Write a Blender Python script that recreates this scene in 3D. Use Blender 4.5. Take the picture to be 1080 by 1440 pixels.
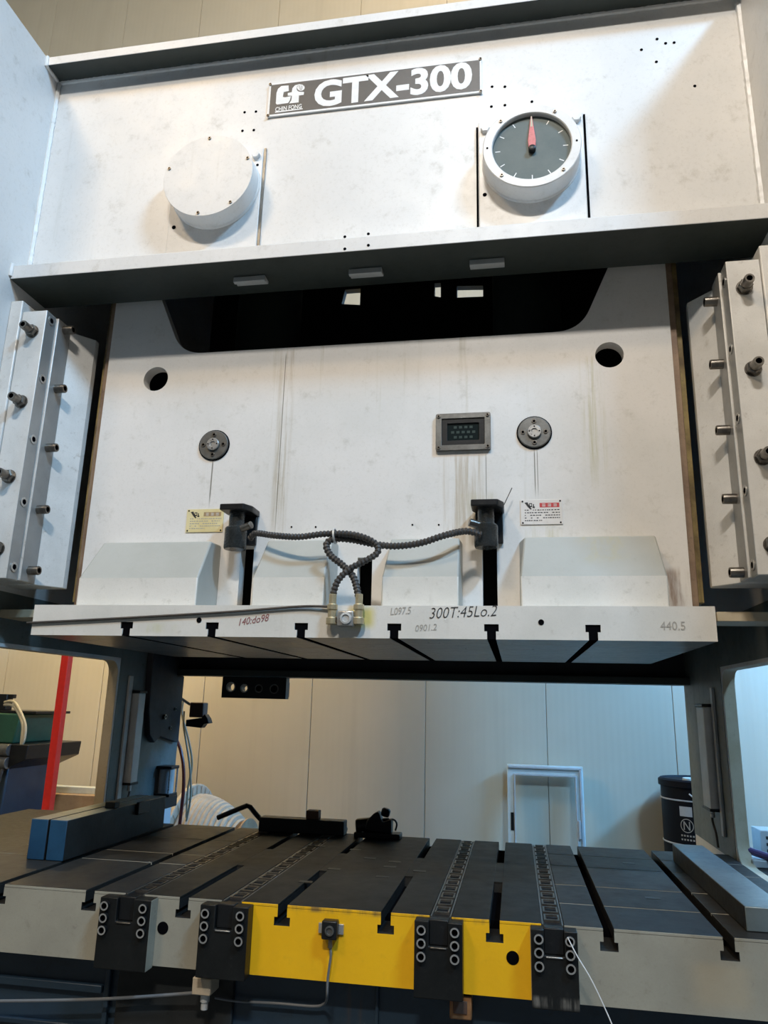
import bpy, bmesh, math, random
from mathutils import Vector, Matrix
random.seed(7)
for o in list(bpy.data.objects): bpy.data.objects.remove(o)
S = bpy.context.scene
COL = S.collection

# ------------------------------------------------------------------ camera (26 mm, pitched up, yawed left)
FPX = 1044.0
CAM = Vector((0.518, -2.301, 1.55))
CX = Vector((0.985320, 0.168943, 0.024563))      # image right in world
CY = Vector((-0.019100, 0.252080, -0.967518))    # image down
CZ = Vector((-0.169650, 0.952844, 0.251606))     # forward
cd = bpy.data.cameras.new('camera'); cam = bpy.data.objects.new('camera', cd); COL.objects.link(cam)
cd.sensor_fit = 'VERTICAL'; cd.sensor_height = 36; cd.lens = 36 * FPX / 1440; cd.clip_start = 0.05; cd.clip_end = 100
cam.matrix_world = Matrix(((CX.x, -CY.x, -CZ.x, CAM.x), (CX.y, -CY.y, -CZ.y, CAM.y), (CX.z, -CY.z, -CZ.z, CAM.z), (0, 0, 0, 1)))
S.camera = cam

# ------------------------------------------------------------------ world, lights, exposure
W = bpy.data.worlds.new('world'); S.world = W; W.use_nodes = True
W.node_tree.nodes['Background'].inputs[0].default_value = (0.80, 0.88, 1.0, 1)
W.node_tree.nodes['Background'].inputs[1].default_value = 0.05
S.view_settings.view_transform = 'Standard'; S.view_settings.look = 'None'
S.view_settings.exposure = 0.0; S.view_settings.gamma = 1.0; S.view_settings.use_curve_mapping = False
WARM = (1.0, 0.74, 0.46); COOL = (0.36, 0.66, 1.0); NEUT = (1.0, 0.93, 0.84); AMBER = (1.0, .71, .30); BLUE = (.15, .48, 1.0)
LAMPS = [  # position, colour, watts : high-bay lamps of the hall, then lamps behind the press
    ((-3.0, -4.6, 8.2), WARM, 280), ((0.4, -6.0, 8.2), NEUT, 690), ((4.2, -3.6, 8.2), COOL, 720),
    ((-2.9, 3.3, 4.2), AMBER, 150), ((4.3, 3.3, 4.0), BLUE, 520), ((0.5, 2.0, 10.4), WARM, 110)]  # last lamp is unseen, added to brighten the top of the back wall

# ------------------------------------------------------------------ pixel helpers (1080 x 1440 photograph)
def ray(x, y): return CX * ((x - 540) / FPX) + CY * ((y - 720) / FPX) + CZ
def onY(x, y, v): d = ray(x, y); return CAM + d * ((v - CAM.y) / d.y)
def onZ(x, y, v): d = ray(x, y); return CAM + d * ((v - CAM.z) / d.z)
def onX(x, y, v): d = ray(x, y); return CAM + d * ((v - CAM.x) / d.x)

# ------------------------------------------------------------------ materials
def new_mat(name):
    m = bpy.data.materials.new(name); m.use_nodes = True
    return m, m.node_tree.nodes, m.node_tree.links, m.node_tree.nodes['Principled BSDF']
def mathn(N, L, op, a, b=None, clamp=False):
    n = N.new('ShaderNodeMath'); n.operation = op; n.use_clamp = clamp
    for i, v in ((0, a), (1, b)):
        if v is None: continue
        if isinstance(v, (int, float)): n.inputs[i].default_value = v
        else: L.new(v, n.inputs[i])
    return n.outputs[0]
def noise(N, L, vec, scale, detail=5, rough=.6):
    n = N.new('ShaderNodeTexNoise'); n.inputs['Scale'].default_value = scale; n.inputs['Detail'].default_value = detail
    n.inputs['Roughness'].default_value = rough; L.new(vec, n.inputs['Vector']); return n.outputs['Fac']
def ramp(N, L, v, a, b):
    n = N.new('ShaderNodeMapRange'); n.inputs[1].default_value = a; n.inputs[2].default_value = b
    n.interpolation_type = 'SMOOTHSTEP'; L.new(v, n.inputs[0]); return n.outputs[0]
def mix(N, L, f, a, b):
    n = N.new('ShaderNodeMix'); n.data_type = 'RGBA'
    if isinstance(f, (int, float)): n.inputs[0].default_value = f
    else: L.new(f, n.inputs[0])
    for i, v in ((6, a), (7, b)):
        if isinstance(v, tuple): n.inputs[i].default_value = (*v, 1)
        else: L.new(v, n.inputs[i])
    return n.outputs[2]
def stretched(N, L, pos, s):
    m = N.new('ShaderNodeVectorMath'); m.operation = 'MULTIPLY'; L.new(pos, m.inputs[0]); m.inputs[1].default_value = s
    return m.outputs[0]
def worn(name, c1, c2=None, dirt=None, rough=.5, metal=0.0, scale=3.0, dirt_amt=.25, streak=0.0, streak_col=(.25, .2, .1),
         bump=.15, chips=None, boxes=(), spec=.5):
    """mottled worn paint or steel; boxes = stains with a shape of their own (x0,x1,z0,z1,colour,amount,strand)"""
    m, N, L, B = new_mat(name)
    g = N.new('ShaderNodeNewGeometry'); pos = g.outputs['Position']
    c2 = c2 or tuple(x * .82 for x in c1); dirt = dirt or tuple(x * .45 for x in c1)
    n1 = noise(N, L, pos, scale, 6)
    col = mix(N, L, ramp(N, L, n1, .35, .68), c1, c2)
    n2 = noise(N, L, pos, scale * 7, 8, .7)
    f = mathn(N, L, 'MULTIPLY', ramp(N, L, n2, .55, .78), dirt_amt)
    col = mix(N, L, f, col, dirt)
    n9 = noise(N, L, pos, scale * 45, 4, .8)
    col = mix(N, L, mathn(N, L, 'MULTIPLY', ramp(N, L, n9, .50, .72), dirt_amt * .35), col, dirt)
    if streak:
        n3 = noise(N, L, stretched(N, L, pos, (26, 26, .9)), 1.0, 6, .65)
        n4 = noise(N, L, stretched(N, L, pos, (2.2, 2.2, 1.2)), 1.0, 3)
        f = mathn(N, L, 'MULTIPLY', ramp(N, L, n3, .58, .74), ramp(N, L, n4, .42, .62))
        col = mix(N, L, mathn(N, L, 'MULTIPLY', f, streak), col, streak_col)
    if boxes:
        sx = N.new('ShaderNodeSeparateXYZ'); L.new(pos, sx.inputs[0])
        for (x0, x1, z0, z1, bc, amt, strand) in boxes:
            wx = (x1 - x0) * .3; wz = (z1 - z0) * .35
            a = ramp(N, L, sx.outputs[0], x0, x0 + wx); b = ramp(N, L, sx.outputs[0], x1, x1 - wx)
            c = ramp(N, L, sx.outputs[2], z0, z0 + wz); d = ramp(N, L, sx.outputs[2], z1, z1 - min(.03, wz))
            k = mathn(N, L, 'MULTIPLY', mathn(N, L, 'MULTIPLY', a, b), mathn(N, L, 'MULTIPLY', c, d))
            if strand:
                s = noise(N, L, stretched(N, L, pos, (strand, strand, 2.0)), 1.0, 6, .7)
                k = mathn(N, L, 'MULTIPLY', k, ramp(N, L, s, .42, .66))
            col = mix(N, L, mathn(N, L, 'MULTIPLY', k, amt), col, bc)
    if chips:
        n5 = noise(N, L, pos, scale * 4, 10, .75)
        col = mix(N, L, ramp(N, L, n5, .665, .69), col, chips)
    L.new(col, B.inputs['Base Color'])
    r = N.new('ShaderNodeMapRange'); r.inputs[3].default_value = max(.05, rough - .12); r.inputs[4].default_value = min(1, rough + .15)
    L.new(n2, r.inputs[0]); L.new(r.outputs[0], B.inputs['Roughness'])
    B.inputs['Metallic'].default_value = metal; B.inputs['Specular IOR Level'].default_value = spec
    if bump:
        b = N.new('ShaderNodeBump'); b.inputs['Strength'].default_value = bump; b.inputs['Distance'].default_value = .004
        L.new(n2, b.inputs['Height']); L.new(b.outputs[0], B.inputs['Normal'])
    return m
def flat(name, c, rough=.5, metal=0.0, emit=0, spec=.5):
    m, N, L, B = new_mat(name); g = N.new('ShaderNodeNewGeometry'); B.inputs['Specular IOR Level'].default_value = spec
    n = noise(N, L, g.outputs['Position'], 40, 4)
    L.new(mix(N, L, n, tuple(x * .85 for x in c), tuple(min(1, x * 1.12) for x in c)), B.inputs['Base Color'])
    B.inputs['Roughness'].default_value = rough; B.inputs['Metallic'].default_value = metal
    if emit: B.inputs['Emission Color'].default_value = (*c, 1); B.inputs['Emission Strength'].default_value = emit
    return m
OIL = (.30, .22, .08); GRN = (.46, .43, .22)
M = {}
M['white'] = worn('white_machine_paint', (.78, .77, .75), (.70, .70, .69), (.44, .42, .37), .38, scale=1.6, dirt_amt=.6, streak=.35, streak_col=(.52, .50, .44))
M['slide'] = worn('slide_paint', (.80, .78, .75), (.72, .71, .68), (.48, .46, .40), .42, scale=2.2, dirt_amt=.55, streak=.5, streak_col=(.46, .43, .32),
    boxes=((-.37, -.29, 2.02, 2.90, OIL, .55, 60), (.25, .46, 2.02, 2.44, (.36, .26, .12), .55, 70), (.30, .50, 2.02, 2.30, GRN, .45, 40),
           (.76, .86, 2.25, 2.80, GRN, .55, 45), (.93, 1.10, 1.84, 2.02, (.22, .11, .05), .85, 18), (.54, .70, 2.08, 2.17, GRN, .6, 30),
           (-.3405, -.3355, 2.05, 2.88, (.12, .10, .05), .75, 0),
           (-.606, -.599, 2.24, 2.45, (.10, .09, .06), .8, 0), (.598, .603, 2.25, 2.45, (.10, .09, .06), .8, 0), (.608, .612, 2.25, 2.45, (.10, .09, .06), .7, 0),
           (.428, .433, 2.22, 2.44, (.10, .09, .06), .6, 0)))
M['plate'] = worn('slide_plate_paint', (.76, .74, .69), (.67, .66, .61), (.36, .34, .28), .5, scale=4, dirt_amt=.45, streak=.1,
    boxes=((-.01, .10, 1.77, 1.86, (.62, .52, .05), .75, 0), (-.72, -.55, 1.755, 1.80, (.55, .55, .30), .5, 12)))
M['pocket'] = worn('pocket_grey', (.45, .455, .42), (.40, .405, .37), (.40, .38, .33), .42, scale=3, dirt_amt=.3, streak=.12,
    boxes=((.70, .90, 1.99, 2.12, (.50, .44, .20), .6, 10),))
M['gib'] = worn('gib_steel_paint', (.76, .75, .72), (.64, .63, .60), (.30, .26, .20), .36, scale=5, dirt_amt=.6, streak=.35, streak_col=(.42, .38, .30), metal=.05)
M['gibside'] = worn('gib_ground_steel', (.40, .40, .39), (.34, .34, .33), (.2, .19, .17), .35, metal=.45, scale=6, dirt_amt=.2)
M['grease'] = worn('greasy_rail', (.40, .30, .12), (.16, .11, .05), (.03, .025, .02), .3, scale=9, dirt_amt=.8, streak=.7, streak_col=(.05, .04, .03))
M['rail'] = worn('worn_rail', (.34, .24, .16), (.20, .13, .09), (.08, .06, .04), .4, scale=7, dirt_amt=.6, streak=.5, streak_col=(.10, .06, .04), metal=.2)
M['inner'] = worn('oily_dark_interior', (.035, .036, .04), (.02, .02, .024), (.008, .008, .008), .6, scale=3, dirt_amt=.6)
M['under'] = worn('shaded_green_underside', (.045, .055, .048), (.032, .040, .036), (.012, .015, .012), .5, scale=3, dirt_amt=.3)  # old green paint, darkened further with the shade of the flange undersides
M['edge'] = worn('dirty_plate_edge', (.60, .52, .38), (.50, .42, .28), (.26, .2, .12), .6, scale=6, dirt_amt=.5)
M['steel'] = worn('oiled_bolster_steel', (.038, .037, .034), (.026, .026, .026), (.012, .011, .010), .42, scale=2.4, dirt_amt=.6, metal=.05, bump=.1, spec=.15)
M['cover'] = worn('black_cover_plate', (.026, .025, .022), (.017, .017, .016), (.008, .008, .008), .45, scale=2.0, dirt_amt=.6, metal=.0, bump=.1, spec=.10)
M['cream'] = worn('cream_bolster_paint', (.35, .335, .27), (.295, .28, .225), (.22, .20, .15), .6, scale=4, dirt_amt=.7, chips=(.26, .24, .20), streak=.25, streak_col=(.28, .26, .18),
    boxes=((.93, 1.12, .80, .94, (.42, .34, .22), .45, 0),))
M['yellow'] = worn('yellow_bolster_paint', (.95, .52, .006), (.88, .47, .005), (.60, .32, .008), .5, scale=5, dirt_amt=.3,
    boxes=((-.26, .56, .972, 1.0, (.12, .08, .05), .85, 14),))
M['black'] = worn('blackened_steel', (.012, .013, .014), (.008, .009, .010), (.035, .035, .035), .36, scale=8, dirt_amt=.5, metal=.1, spec=.35)
M['bracket'] = worn('black_bracket', (.010, .011, .011), (.006, .007, .007), (.03, .03, .028), .4, scale=8, dirt_amt=.5, spec=.35,
    boxes=((.5, .7, .80, .835, (.35, .33, .29), .6, 20),))
M['boltsteel'] = worn('bolt_steel', (.24, .22, .19), (.14, .125, .11), (.05, .04, .03), .32, metal=.85, scale=30, dirt_amt=.6)
M['bright'] = worn('bright_steel', (.62, .61, .58), (.5, .49, .47), (.2, .2, .18), .28, metal=.7, scale=12, dirt_amt=.3)
M['lightsteel'] = worn('light_grey_metal', (.60, .61, .60), (.52, .53, .52), (.3, .3, .28), .4, metal=.2, scale=10, dirt_amt=.3)
M['throat_shade'] = worn('old_green_with_shade', (.17, .20, .19), (.11, .13, .125), (.02, .022, .02), .45, scale=3, dirt_amt=.7, streak=.5, streak_col=(.03, .03, .025))  # old grey-green paint, darkened to carry the shade of the throat
M['post'] = worn('dark_glossy_post', (.05, .055, .055), (.03, .034, .034), (.015, .015, .015), .25, scale=20, dirt_amt=.6, metal=.3)
M['landsteel'] = worn('oily_land_steel', (.11, .12, .125), (.075, .08, .085), (.03, .03, .025), .3, scale=4, dirt_amt=.5, metal=.4)
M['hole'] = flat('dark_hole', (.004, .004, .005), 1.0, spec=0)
M['plaque'] = worn('grey_name_plate', (.050, .053, .057), (.042, .045, .049), (.15, .15, .15), .4, scale=14, dirt_amt=.12)
M['print'] = flat('white_print', (.86, .86, .85), .5)
M['dialface'] = worn('green_grey_dial', (.135, .165, .155), (.10, .13, .125), (.22, .22, .20), .6, scale=6, dirt_amt=.3)
M['red'] = flat('red_paint', (.78, .03, .02), .4)
M['needle'] = worn('faded_red_needle', (.62, .08, .10), (.50, .06, .07), (.7, .6, .55), .35, scale=60, dirt_amt=.4)
M['signw'] = worn('white_sign', (.78, .74, .70), (.72, .68, .63), (.5, .42, .3), .4, scale=12, dirt_amt=.3)
M['signy'] = worn('yellowed_sign', (.80, .70, .40), (.72, .60, .30), (.45, .36, .16), .4, scale=12, dirt_amt=.4)
M['ink'] = flat('ink', (.03, .03, .03), .6)
M['inkfaint'] = flat('faint_ink', (.40, .38, .34), .6)
M['inkred'] = flat('brown_red_ink', (.28, .10, .10), .6)
M['signred'] = flat('sign_red', (.55, .06, .06), .5)
M['signbrown'] = flat('faded_sign_brown', (.38, .26, .14), .5)
M['flange'] = worn('dark_flange_steel', (.20, .20, .19), (.14, .14, .13), (.04, .04, .035), .35, metal=.6, scale=20, dirt_amt=.6)
M['hose'] = worn('black_conduit', (.055, .05, .045), (.035, .032, .03), (.10, .09, .08), .45, scale=30, dirt_amt=.3)
M['brass'] = worn('dirty_brass', (.62, .54, .36), (.5, .42, .26), (.2, .16, .08), .35, metal=.6, scale=30, dirt_amt=.5)
M['navy'] = worn('navy_bed_paint', (.020, .042, .068), (.014, .030, .050), (.018, .018, .02), .42, scale=2.0, dirt_amt=.5, streak=.35, streak_col=(.03, .025, .02),
    boxes=((-.52, -.40, .2, .80, (.10, .035, .02), .8, 30), (.02, .09, .2, .80, (.10, .06, .03), .7, 25)))
M['bluebar'] = worn('blue_bar_paint', (.020, .085, .17), (.014, .06, .125), (.02, .03, .04), .4, scale=6, dirt_amt=.5)
M['bar'] = worn('dark_ground_bar', (.032, .034, .034), (.022, .024, .024), (.01, .01, .01), .45, spec=.3, scale=5, dirt_amt=.5, metal=.2)
M['greybar'] = worn('grey_ground_bar', (.20, .25, .26), (.15, .19, .20), (.07, .08, .08), .36, scale=5, dirt_amt=.4, metal=.3)
M['copper'] = worn('copper_block', (.42, .20, .08), (.26, .12, .05), (.08, .05, .03), .45, scale=20, dirt_amt=.6, metal=.2)
M['drum'] = flat('black_drum_plastic', (.006, .0065, .010), .55, spec=.18)
M['drumred'] = flat('label_pale_print', (.50, .52, .54), .5)
M['frame'] = worn('white_aluminium_frame', (.66, .72, .70), (.58, .64, .62), (.35, .38, .36), .4, scale=8, dirt_amt=.3)
M['glass'] = worn('frosted_pane', (.55, .63, .62), (.50, .58, .57), (.4, .45, .44), .3, scale=2, dirt_amt=.2)
M['green'] = worn('green_machine_paint', (.025, .10, .062), (.018, .07, .045), (.02, .03, .02), .4, scale=6, dirt_amt=.4)
M['pale'] = worn('pale_strip', (.60, .52, .40), (.50, .42, .31), (.25, .18, .1), .5, scale=12, dirt_amt=.5)
M['wood'] = worn('raw_wood', (.42, .30, .18), (.33, .22, .13), (.15, .1, .06), .7, scale=9, dirt_amt=.4)
M['rust'] = worn('rusty_brown', (.13, .07, .045), (.09, .05, .035), (.03, .02, .02), .7, scale=9, dirt_amt=.5)
M['purple'] = flat('purple_plastic', (.12, .08, .20), .4)
M['cable'] = flat('grey_cable', (.16, .17, .18), .45)
M['beigecable'] = flat('beige_cable', (.46, .42, .30), .5)
M['redcable'] = flat('dark_red_hose', (.12, .02, .02), .4)
M['screen'] = flat('dark_display_glass', (.012, .018, .018), .12)
M['seg'] = flat('dim_display_digits', (.025, .05, .045), .3)
M['concrete'] = worn('concrete_floor', (.13, .135, .13), (.10, .105, .10), (.1, .1, .1), .6, scale=1.2, dirt_amt=.4)
M['lampbody'] = flat('lamp_grey', (.4, .4, .4), .5)
M['ceil'] = flat('ceiling_white', (.62, .62, .60), .8)
def wall_mat():
    m, N, L, B = new_mat('cream_ribbed_panel'); g = N.new('ShaderNodeNewGeometry'); pos = g.outputs['Position']
    n1 = noise(N, L, pos, .8, 4); col = mix(N, L, ramp(N, L, n1, .3, .7), (.66, .605, .475), (.60, .55, .425))
    n2 = noise(N, L, stretched(N, L, pos, (9, 9, .25)), 1.0, 5); col = mix(N, L, mathn(N, L, 'MULTIPLY', ramp(N, L, n2, .5, .75), .25), col, (.48, .43, .33))
    L.new(col, B.inputs['Base Color']); B.inputs['Roughness'].default_value = .45
    w = N.new('ShaderNodeTexWave'); w.bands_direction = 'X'; w.inputs['Scale'].default_value = 5.5; L.new(pos, w.inputs['Vector'])
    b = N.new('ShaderNodeBump'); b.inputs['Strength'].default_value = .12; b.inputs['Distance'].default_value = .003
    L.new(w.outputs['Fac'], b.inputs['Height']); L.new(b.outputs[0], B.inputs['Normal'])
    return m
M['wall'] = wall_mat()

# ------------------------------------------------------------------ mesh helpers
class MB:
    def __init__(self): self.bm = bmesh.new()
    def _set(self, faces, mi):
        for f in faces: f.material_index = mi
    def box(self, x0, x1, y0, y1, z0, z1, mi=0, front=None, top=None, side=None):
        v = [self.bm.verts.new(p) for p in ((x0,y0,z0),(x1,y0,z0),(x1,y1,z0),(x0,y1,z0),(x0,y0,z1),(x1,y0,z1),(x1,y1,z1),(x0,y1,z1))]
        for k, idx in (('b',(0,3,2,1)), ('t',(4,5,6,7)), ('f',(0,1,5,4)), ('r',(1,2,6,5)), ('k',(2,3,7,6)), ('l',(3,0,4,7))):
            f = self.bm.faces.new([v[i] for i in idx]); f.material_index = mi
            if k == 'f' and front is not None: f.material_index = front
            if k == 't' and top is not None: f.material_index = top
            if k in 'rl' and side is not None: f.material_index = side
        return self
    def prism(self, pts, axis, a, b, mi=0, edge_mi=None):
        """polygon extruded along axis; pts in the other two axes' order (x,y)/(x,z)/(y,z)"""
        def P(u, w, t): return {'x': (t, u, w), 'y': (u, t, w), 'z': (u, w, t)}[axis]
        lo = [self.bm.verts.new(P(u, w, a)) for u, w in pts]; hi = [self.bm.verts.new(P(u, w, b)) for u, w in pts]
        fs = [self.bm.faces.new(lo), self.bm.faces.new(hi[::-1])]
        self._set(fs, mi); n = len(pts)
        for i in range(n):
            f = self.bm.faces.new((lo[i], hi[i], hi[(i+1) % n], lo[(i+1) % n])); f.material_index = mi
            if edge_mi and edge_mi(pts[i], pts[(i+1) % n]) is not None: f.material_index = edge_mi(pts[i], pts[(i+1) % n])
        bmesh.ops.recalc_face_normals(self.bm, faces=list(self.bm.faces)); return self
    def cut_plate(self, outer, holes, y0, y1, mi=0):
        """XZ outline with holes, from y0 to y1"""
        es = []
        for loop in [outer] + holes:
            vs = [self.bm.verts.new((u, y0, w)) for u, w in loop]
            es += [self.bm.edges.new((vs[i], vs[(i+1) % len(vs)])) for i in range(len(vs))]
        r = bmesh.ops.triangle_fill(self.bm, edges=es, use_beauty=True)
        fs = [g for g in r['geom'] if isinstance(g, bmesh.types.BMFace)]
        e = bmesh.ops.extrude_face_region(self.bm, geom=fs)
        bmesh.ops.translate(self.bm, vec=(0, y1 - y0, 0), verts=[g for g in e['geom'] if isinstance(g, bmesh.types.BMVert)])
        self._set(self.bm.faces, mi); bmesh.ops.recalc_face_normals(self.bm, faces=list(self.bm.faces)); return self
    def lathe(self, prof, c, d, seg=24, mi=0):
        """profile of (radius, height) turned about axis d through c"""
        d = Vector(d).normalized(); q = d.to_track_quat('Z', 'Y'); c = Vector(c); rings = []
        for r, h in prof:
            if r < 1e-6: rings.append([self.bm.verts.new(c + d * h)])
            else: rings.append([self.bm.verts.new(c + q @ Vector((r * math.cos(2*math.pi*i/seg), r * math.sin(2*math.pi*i/seg), h))) for i in range(seg)])
        nf = []
        for A, Bq in zip(rings, rings[1:]):
            for i in range(seg):
                j = (i + 1) % seg
                vs = [A[i % len(A)], A[j % len(A)], Bq[j % len(Bq)], Bq[i % len(Bq)]]
                u = []
                for v in vs:
                    if v not in u: u.append(v)
                if len(u) > 2: nf.append(self.bm.faces.new(u))
        for f in nf: f.material_index = mi; f.smooth = True
        bmesh.ops.recalc_face_normals(self.bm, faces=list(self.bm.faces)); return self
    def cyl(self, c, d, r, h, seg=20, mi=0): return self.lathe([(0, 0), (r, 0), (r, h), (0, h)], c, d, seg, mi)
    def tube(self, pts, r, seg=8, mi=0, rfun=None):
        pts = [Vector(p) for p in pts]; rings = []; prev = None
        for i, p in enumerate(pts):
            t = (pts[min(i+1, len(pts)-1)] - pts[max(i-1, 0)]).normalized()
            if prev is None: n = t.orthogonal().normalized()
            else: n = (prev - t * prev.dot(t)).normalized()
            prev = n; b = t.cross(n); rr = rfun(i) if rfun else r
            rings.append([self.bm.verts.new(p + (n * math.cos(2*math.pi*k/seg) + b * math.sin(2*math.pi*k/seg)) * rr) for k in range(seg)])
        fs = []
        for A, Bq in zip(rings, rings[1:]):
            for k in range(seg): fs.append(self.bm.faces.new((A[k], A[(k+1) % seg], Bq[(k+1) % seg], Bq[k])))
        fs.append(self.bm.faces.new(rings[0][::-1])); fs.append(self.bm.faces.new(rings[-1]))
        for f in fs: f.material_index = mi; f.smooth = True
        return self
    def poly(self, pts, mi=0):
        f = self.bm.faces.new([self.bm.verts.new(p) for p in pts]); f.material_index = mi; return self
def smooth_path(ps, n=10):
    ps = [Vector(p) for p in ps]; out = []
    for i in range(len(ps) - 1):
        a, b, c, d = ps[max(i-1, 0)], ps[i], ps[i+1], ps[min(i+2, len(ps)-1)]
        for k in range(n):
            t = k / n
            out.append(.5 * ((2*b) + (c - a)*t + (2*a - 5*b + 4*c - d)*t*t + (3*b - a - 3*c + d)*t**3))
    return out + [ps[-1]]
def wloc(o):
    v = Vector((0, 0, 0))
    while o: v = v + o.location; o = o.parent
    return v
def obj(name, mb, mats, parent=None, bevel=.002, label=None):
    """link ONE mesh built in world coordinates, optionally as a part of parent"""
    off = wloc(parent) if parent else Vector((0, 0, 0))
    if parent is None and mb.bm.verts:
        vs = [v.co for v in mb.bm.verts]
        off = Vector(((min(v.x for v in vs) + max(v.x for v in vs)) / 2, (min(v.y for v in vs) + max(v.y for v in vs)) / 2, min(v.z for v in vs)))
    bmesh.ops.translate(mb.bm, vec=-off, verts=mb.bm.verts)
    me = bpy.data.meshes.new(name); mb.bm.to_mesh(me); mb.bm.free()
    me.set_sharp_from_angle(angle=math.radians(29))
    for m in (mats if isinstance(mats, (list, tuple)) else [mats]): me.materials.append(M[m])
    o = bpy.data.objects.new(name, me); COL.objects.link(o)
    if parent: o.parent = parent
    else: o.location = off
    if bevel:
        b = o.modifiers.new('bevel', 'BEVEL'); b.width = bevel; b.segments = 2; b.limit_method = 'ANGLE'; b.angle_limit = math.radians(50)
    if label: o['label'] = label
    return o
def tag(o, label, cat, group=None):
    o['label'] = label; o['category'] = cat
    if group: o['group'] = group
    return o
def thing(name, loc, label, cat, group=None):
    o = bpy.data.objects.new(name, None); COL.objects.link(o); o.location = loc; o.empty_display_size = .05
    return tag(o, label, cat, group)
def struct(o): o['kind'] = 'structure'; return o
def inst(name, me, parent, pos, d=(0, 0, 1), roll=0):
    """a copy that shares mesh data; local +Z of the mesh points along d"""
    o = bpy.data.objects.new(name, me); COL.objects.link(o); o.parent = parent
    o.location = Vector(pos) - wloc(parent)
    o.rotation_mode = 'QUATERNION'; o.rotation_quaternion = Vector(d).to_track_quat('Z', 'Y') @ Matrix.Rotation(roll, 3, 'Z').to_quaternion()
    return o
def mesh_of(mb, name, mats):
    me = bpy.data.meshes.new(name); mb.bm.to_mesh(me); mb.bm.free(); me.set_sharp_from_angle(angle=math.radians(29))
    for m in mats: me.materials.append(M[m])
    return me
def text_mesh(body, p00, p10, p01, y, mat, parent, name, bold=0.0, depth=.0006, shear=0.0, label=None):
    """lettering fitted between lower-left p00=(x,z), lower-right p10 and upper-left p01, facing -Y"""
    c = bpy.data.curves.new('txt', 'FONT'); c.body = body; c.size = 1; c.offset = bold; c.shear = shear; c.resolution_u = 4
    t = bpy.data.objects.new('txt', c); COL.objects.link(t)
    dg = bpy.context.evaluated_depsgraph_get(); me = bpy.data.meshes.new_from_object(t.evaluated_get(dg))
    bpy.data.objects.remove(t)
    xs = [v.co.x for v in me.vertices]; ys = [v.co.y for v in me.vertices]
    x0, x1, y0, y1 = min(xs), max(xs), min(ys), max(ys)
    off = wloc(parent)
    for v in me.vertices:
        u = (v.co.x - x0) / (x1 - x0); w = (v.co.y - y0) / (y1 - y0)
        v.co = Vector((p00[0] + (p10[0]-p00[0])*u + (p01[0]-p00[0])*w, y, p00[1] + (p10[1]-p00[1])*u + (p01[1]-p00[1])*w)) - off
    me.materials.clear(); me.materials.append(M[mat]); me.shade_flat()
    o = bpy.data.objects.new(name, me); COL.objects.link(o); o.parent = parent
    so = o.modifiers.new('solid', 'SOLIDIFY'); so.thickness = depth; so.offset = 0
    if label: o['label'] = label
    return o
def px_text(body, a, b, hpx, y, mat, parent, name, **k):
    """lettering whose baseline runs from pixel a to pixel b with a height of hpx pixels, on the plane y"""
    A = onY(*a, y); Bq = onY(*b, y); T = onY(a[0], a[1] - hpx, y)
    return text_mesh(body, (A.x, A.z), (Bq.x, Bq.z), (A.x, T.z), y, mat, parent, name, **k)
def circle(cx, cz, r, n=28): return [(cx + r*math.cos(2*math.pi*i/n), cz + r*math.sin(2*math.pi*i/n)) for i in range(n)]
def fillet(pts, r, n=6):
    """round every corner with its own radius r[i]"""
    out = []
    for i, p in enumerate(pts):
        if not r[i]: out.append(p); continue
        p = Vector(p); a = (Vector(pts[i-1]) - p).normalized(); b = (Vector(pts[(i+1) % len(pts)]) - p).normalized()
        s = p + a * r[i]; e = p + b * r[i]
        for k in range(n + 1):
            t = k / n; q = s*(1-t)**2 + p*2*t*(1-t) + e*t*t; out.append((q.x, q.y))
    return out
# shared meshes (local +Z = outward)
def socket_bolt(r, h, mats=('boltsteel', 'hole')):
    mb = MB(); mb.lathe([(0, 0), (r, 0), (r, h*.92), (r*.93, h), (r*.60, h)], (0, 0, 0), (0, 0, 1), 20)
    mb.lathe([(r*.60, h), (r*.55, h*.35), (0, h*.35)], (0, 0, 0), (0, 0, 1), 6, 1)
    return mesh_of(mb, 'socket_bolt', mats)
def ring_bolt(r, h):
    mb = MB(); mb.lathe([(0, 0), (r, 0), (r, h)], (0, 0, 0), (0, 0, 1), 20)
    mb.lathe([(r, h), (r*.66, h)], (0, 0, 0), (0, 0, 1), 20, 2); mb.lathe([(r*.66, h), (r*.60, h*.3), (0, h*.3)], (0, 0, 0), (0, 0, 1), 6, 1)
    return mesh_of(mb, 'bracket_bolt', ('black', 'hole', 'bright'))
BOLT_L = socket_bolt(.0165, .040); BOLT_S = socket_bolt(.0095, .010); BOLT_B = ring_bolt(.0125, .013); SCREW = socket_bolt(.006, .004)
BOLT_C = socket_bolt(.0175, .003, ('bright', 'hole'))
def stud():
    mb = MB(); mb.lathe([(0, 0), (.026, 0), (.026, .004), (0, .004)], (0,0,0), (0,0,1), 18)
    mb.lathe([(0, .004), (.0235, .004), (.0235, .020), (.020, .024), (0, .024)], (0,0,0), (0,0,1), 6)
    mb.lathe([(.0165, .024), (.0165, .056), (.015, .060), (.0095, .060)], (0,0,0), (0,0,1), 18)
    mb.lathe([(.0095, .060), (.009, .042), (0, .042)], (0,0,0), (0,0,1), 6, 1)
    return mesh_of(mb, 'stud', ('boltsteel', 'hole'))
STUD = stud()
HEX = mesh_of(MB().lathe([(0, 0), (.017, 0), (.017, .012), (.0145, .015), (0, .015)], (0,0,0), (0,0,1), 6), 'hex_head', ('white',))
DOT = mesh_of(MB().lathe([(0, 0), (.0055, 0), (.0055, .001), (0, .001)], (0,0,0), (0,0,1), 12), 'tapped_hole', ('hole',))

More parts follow.
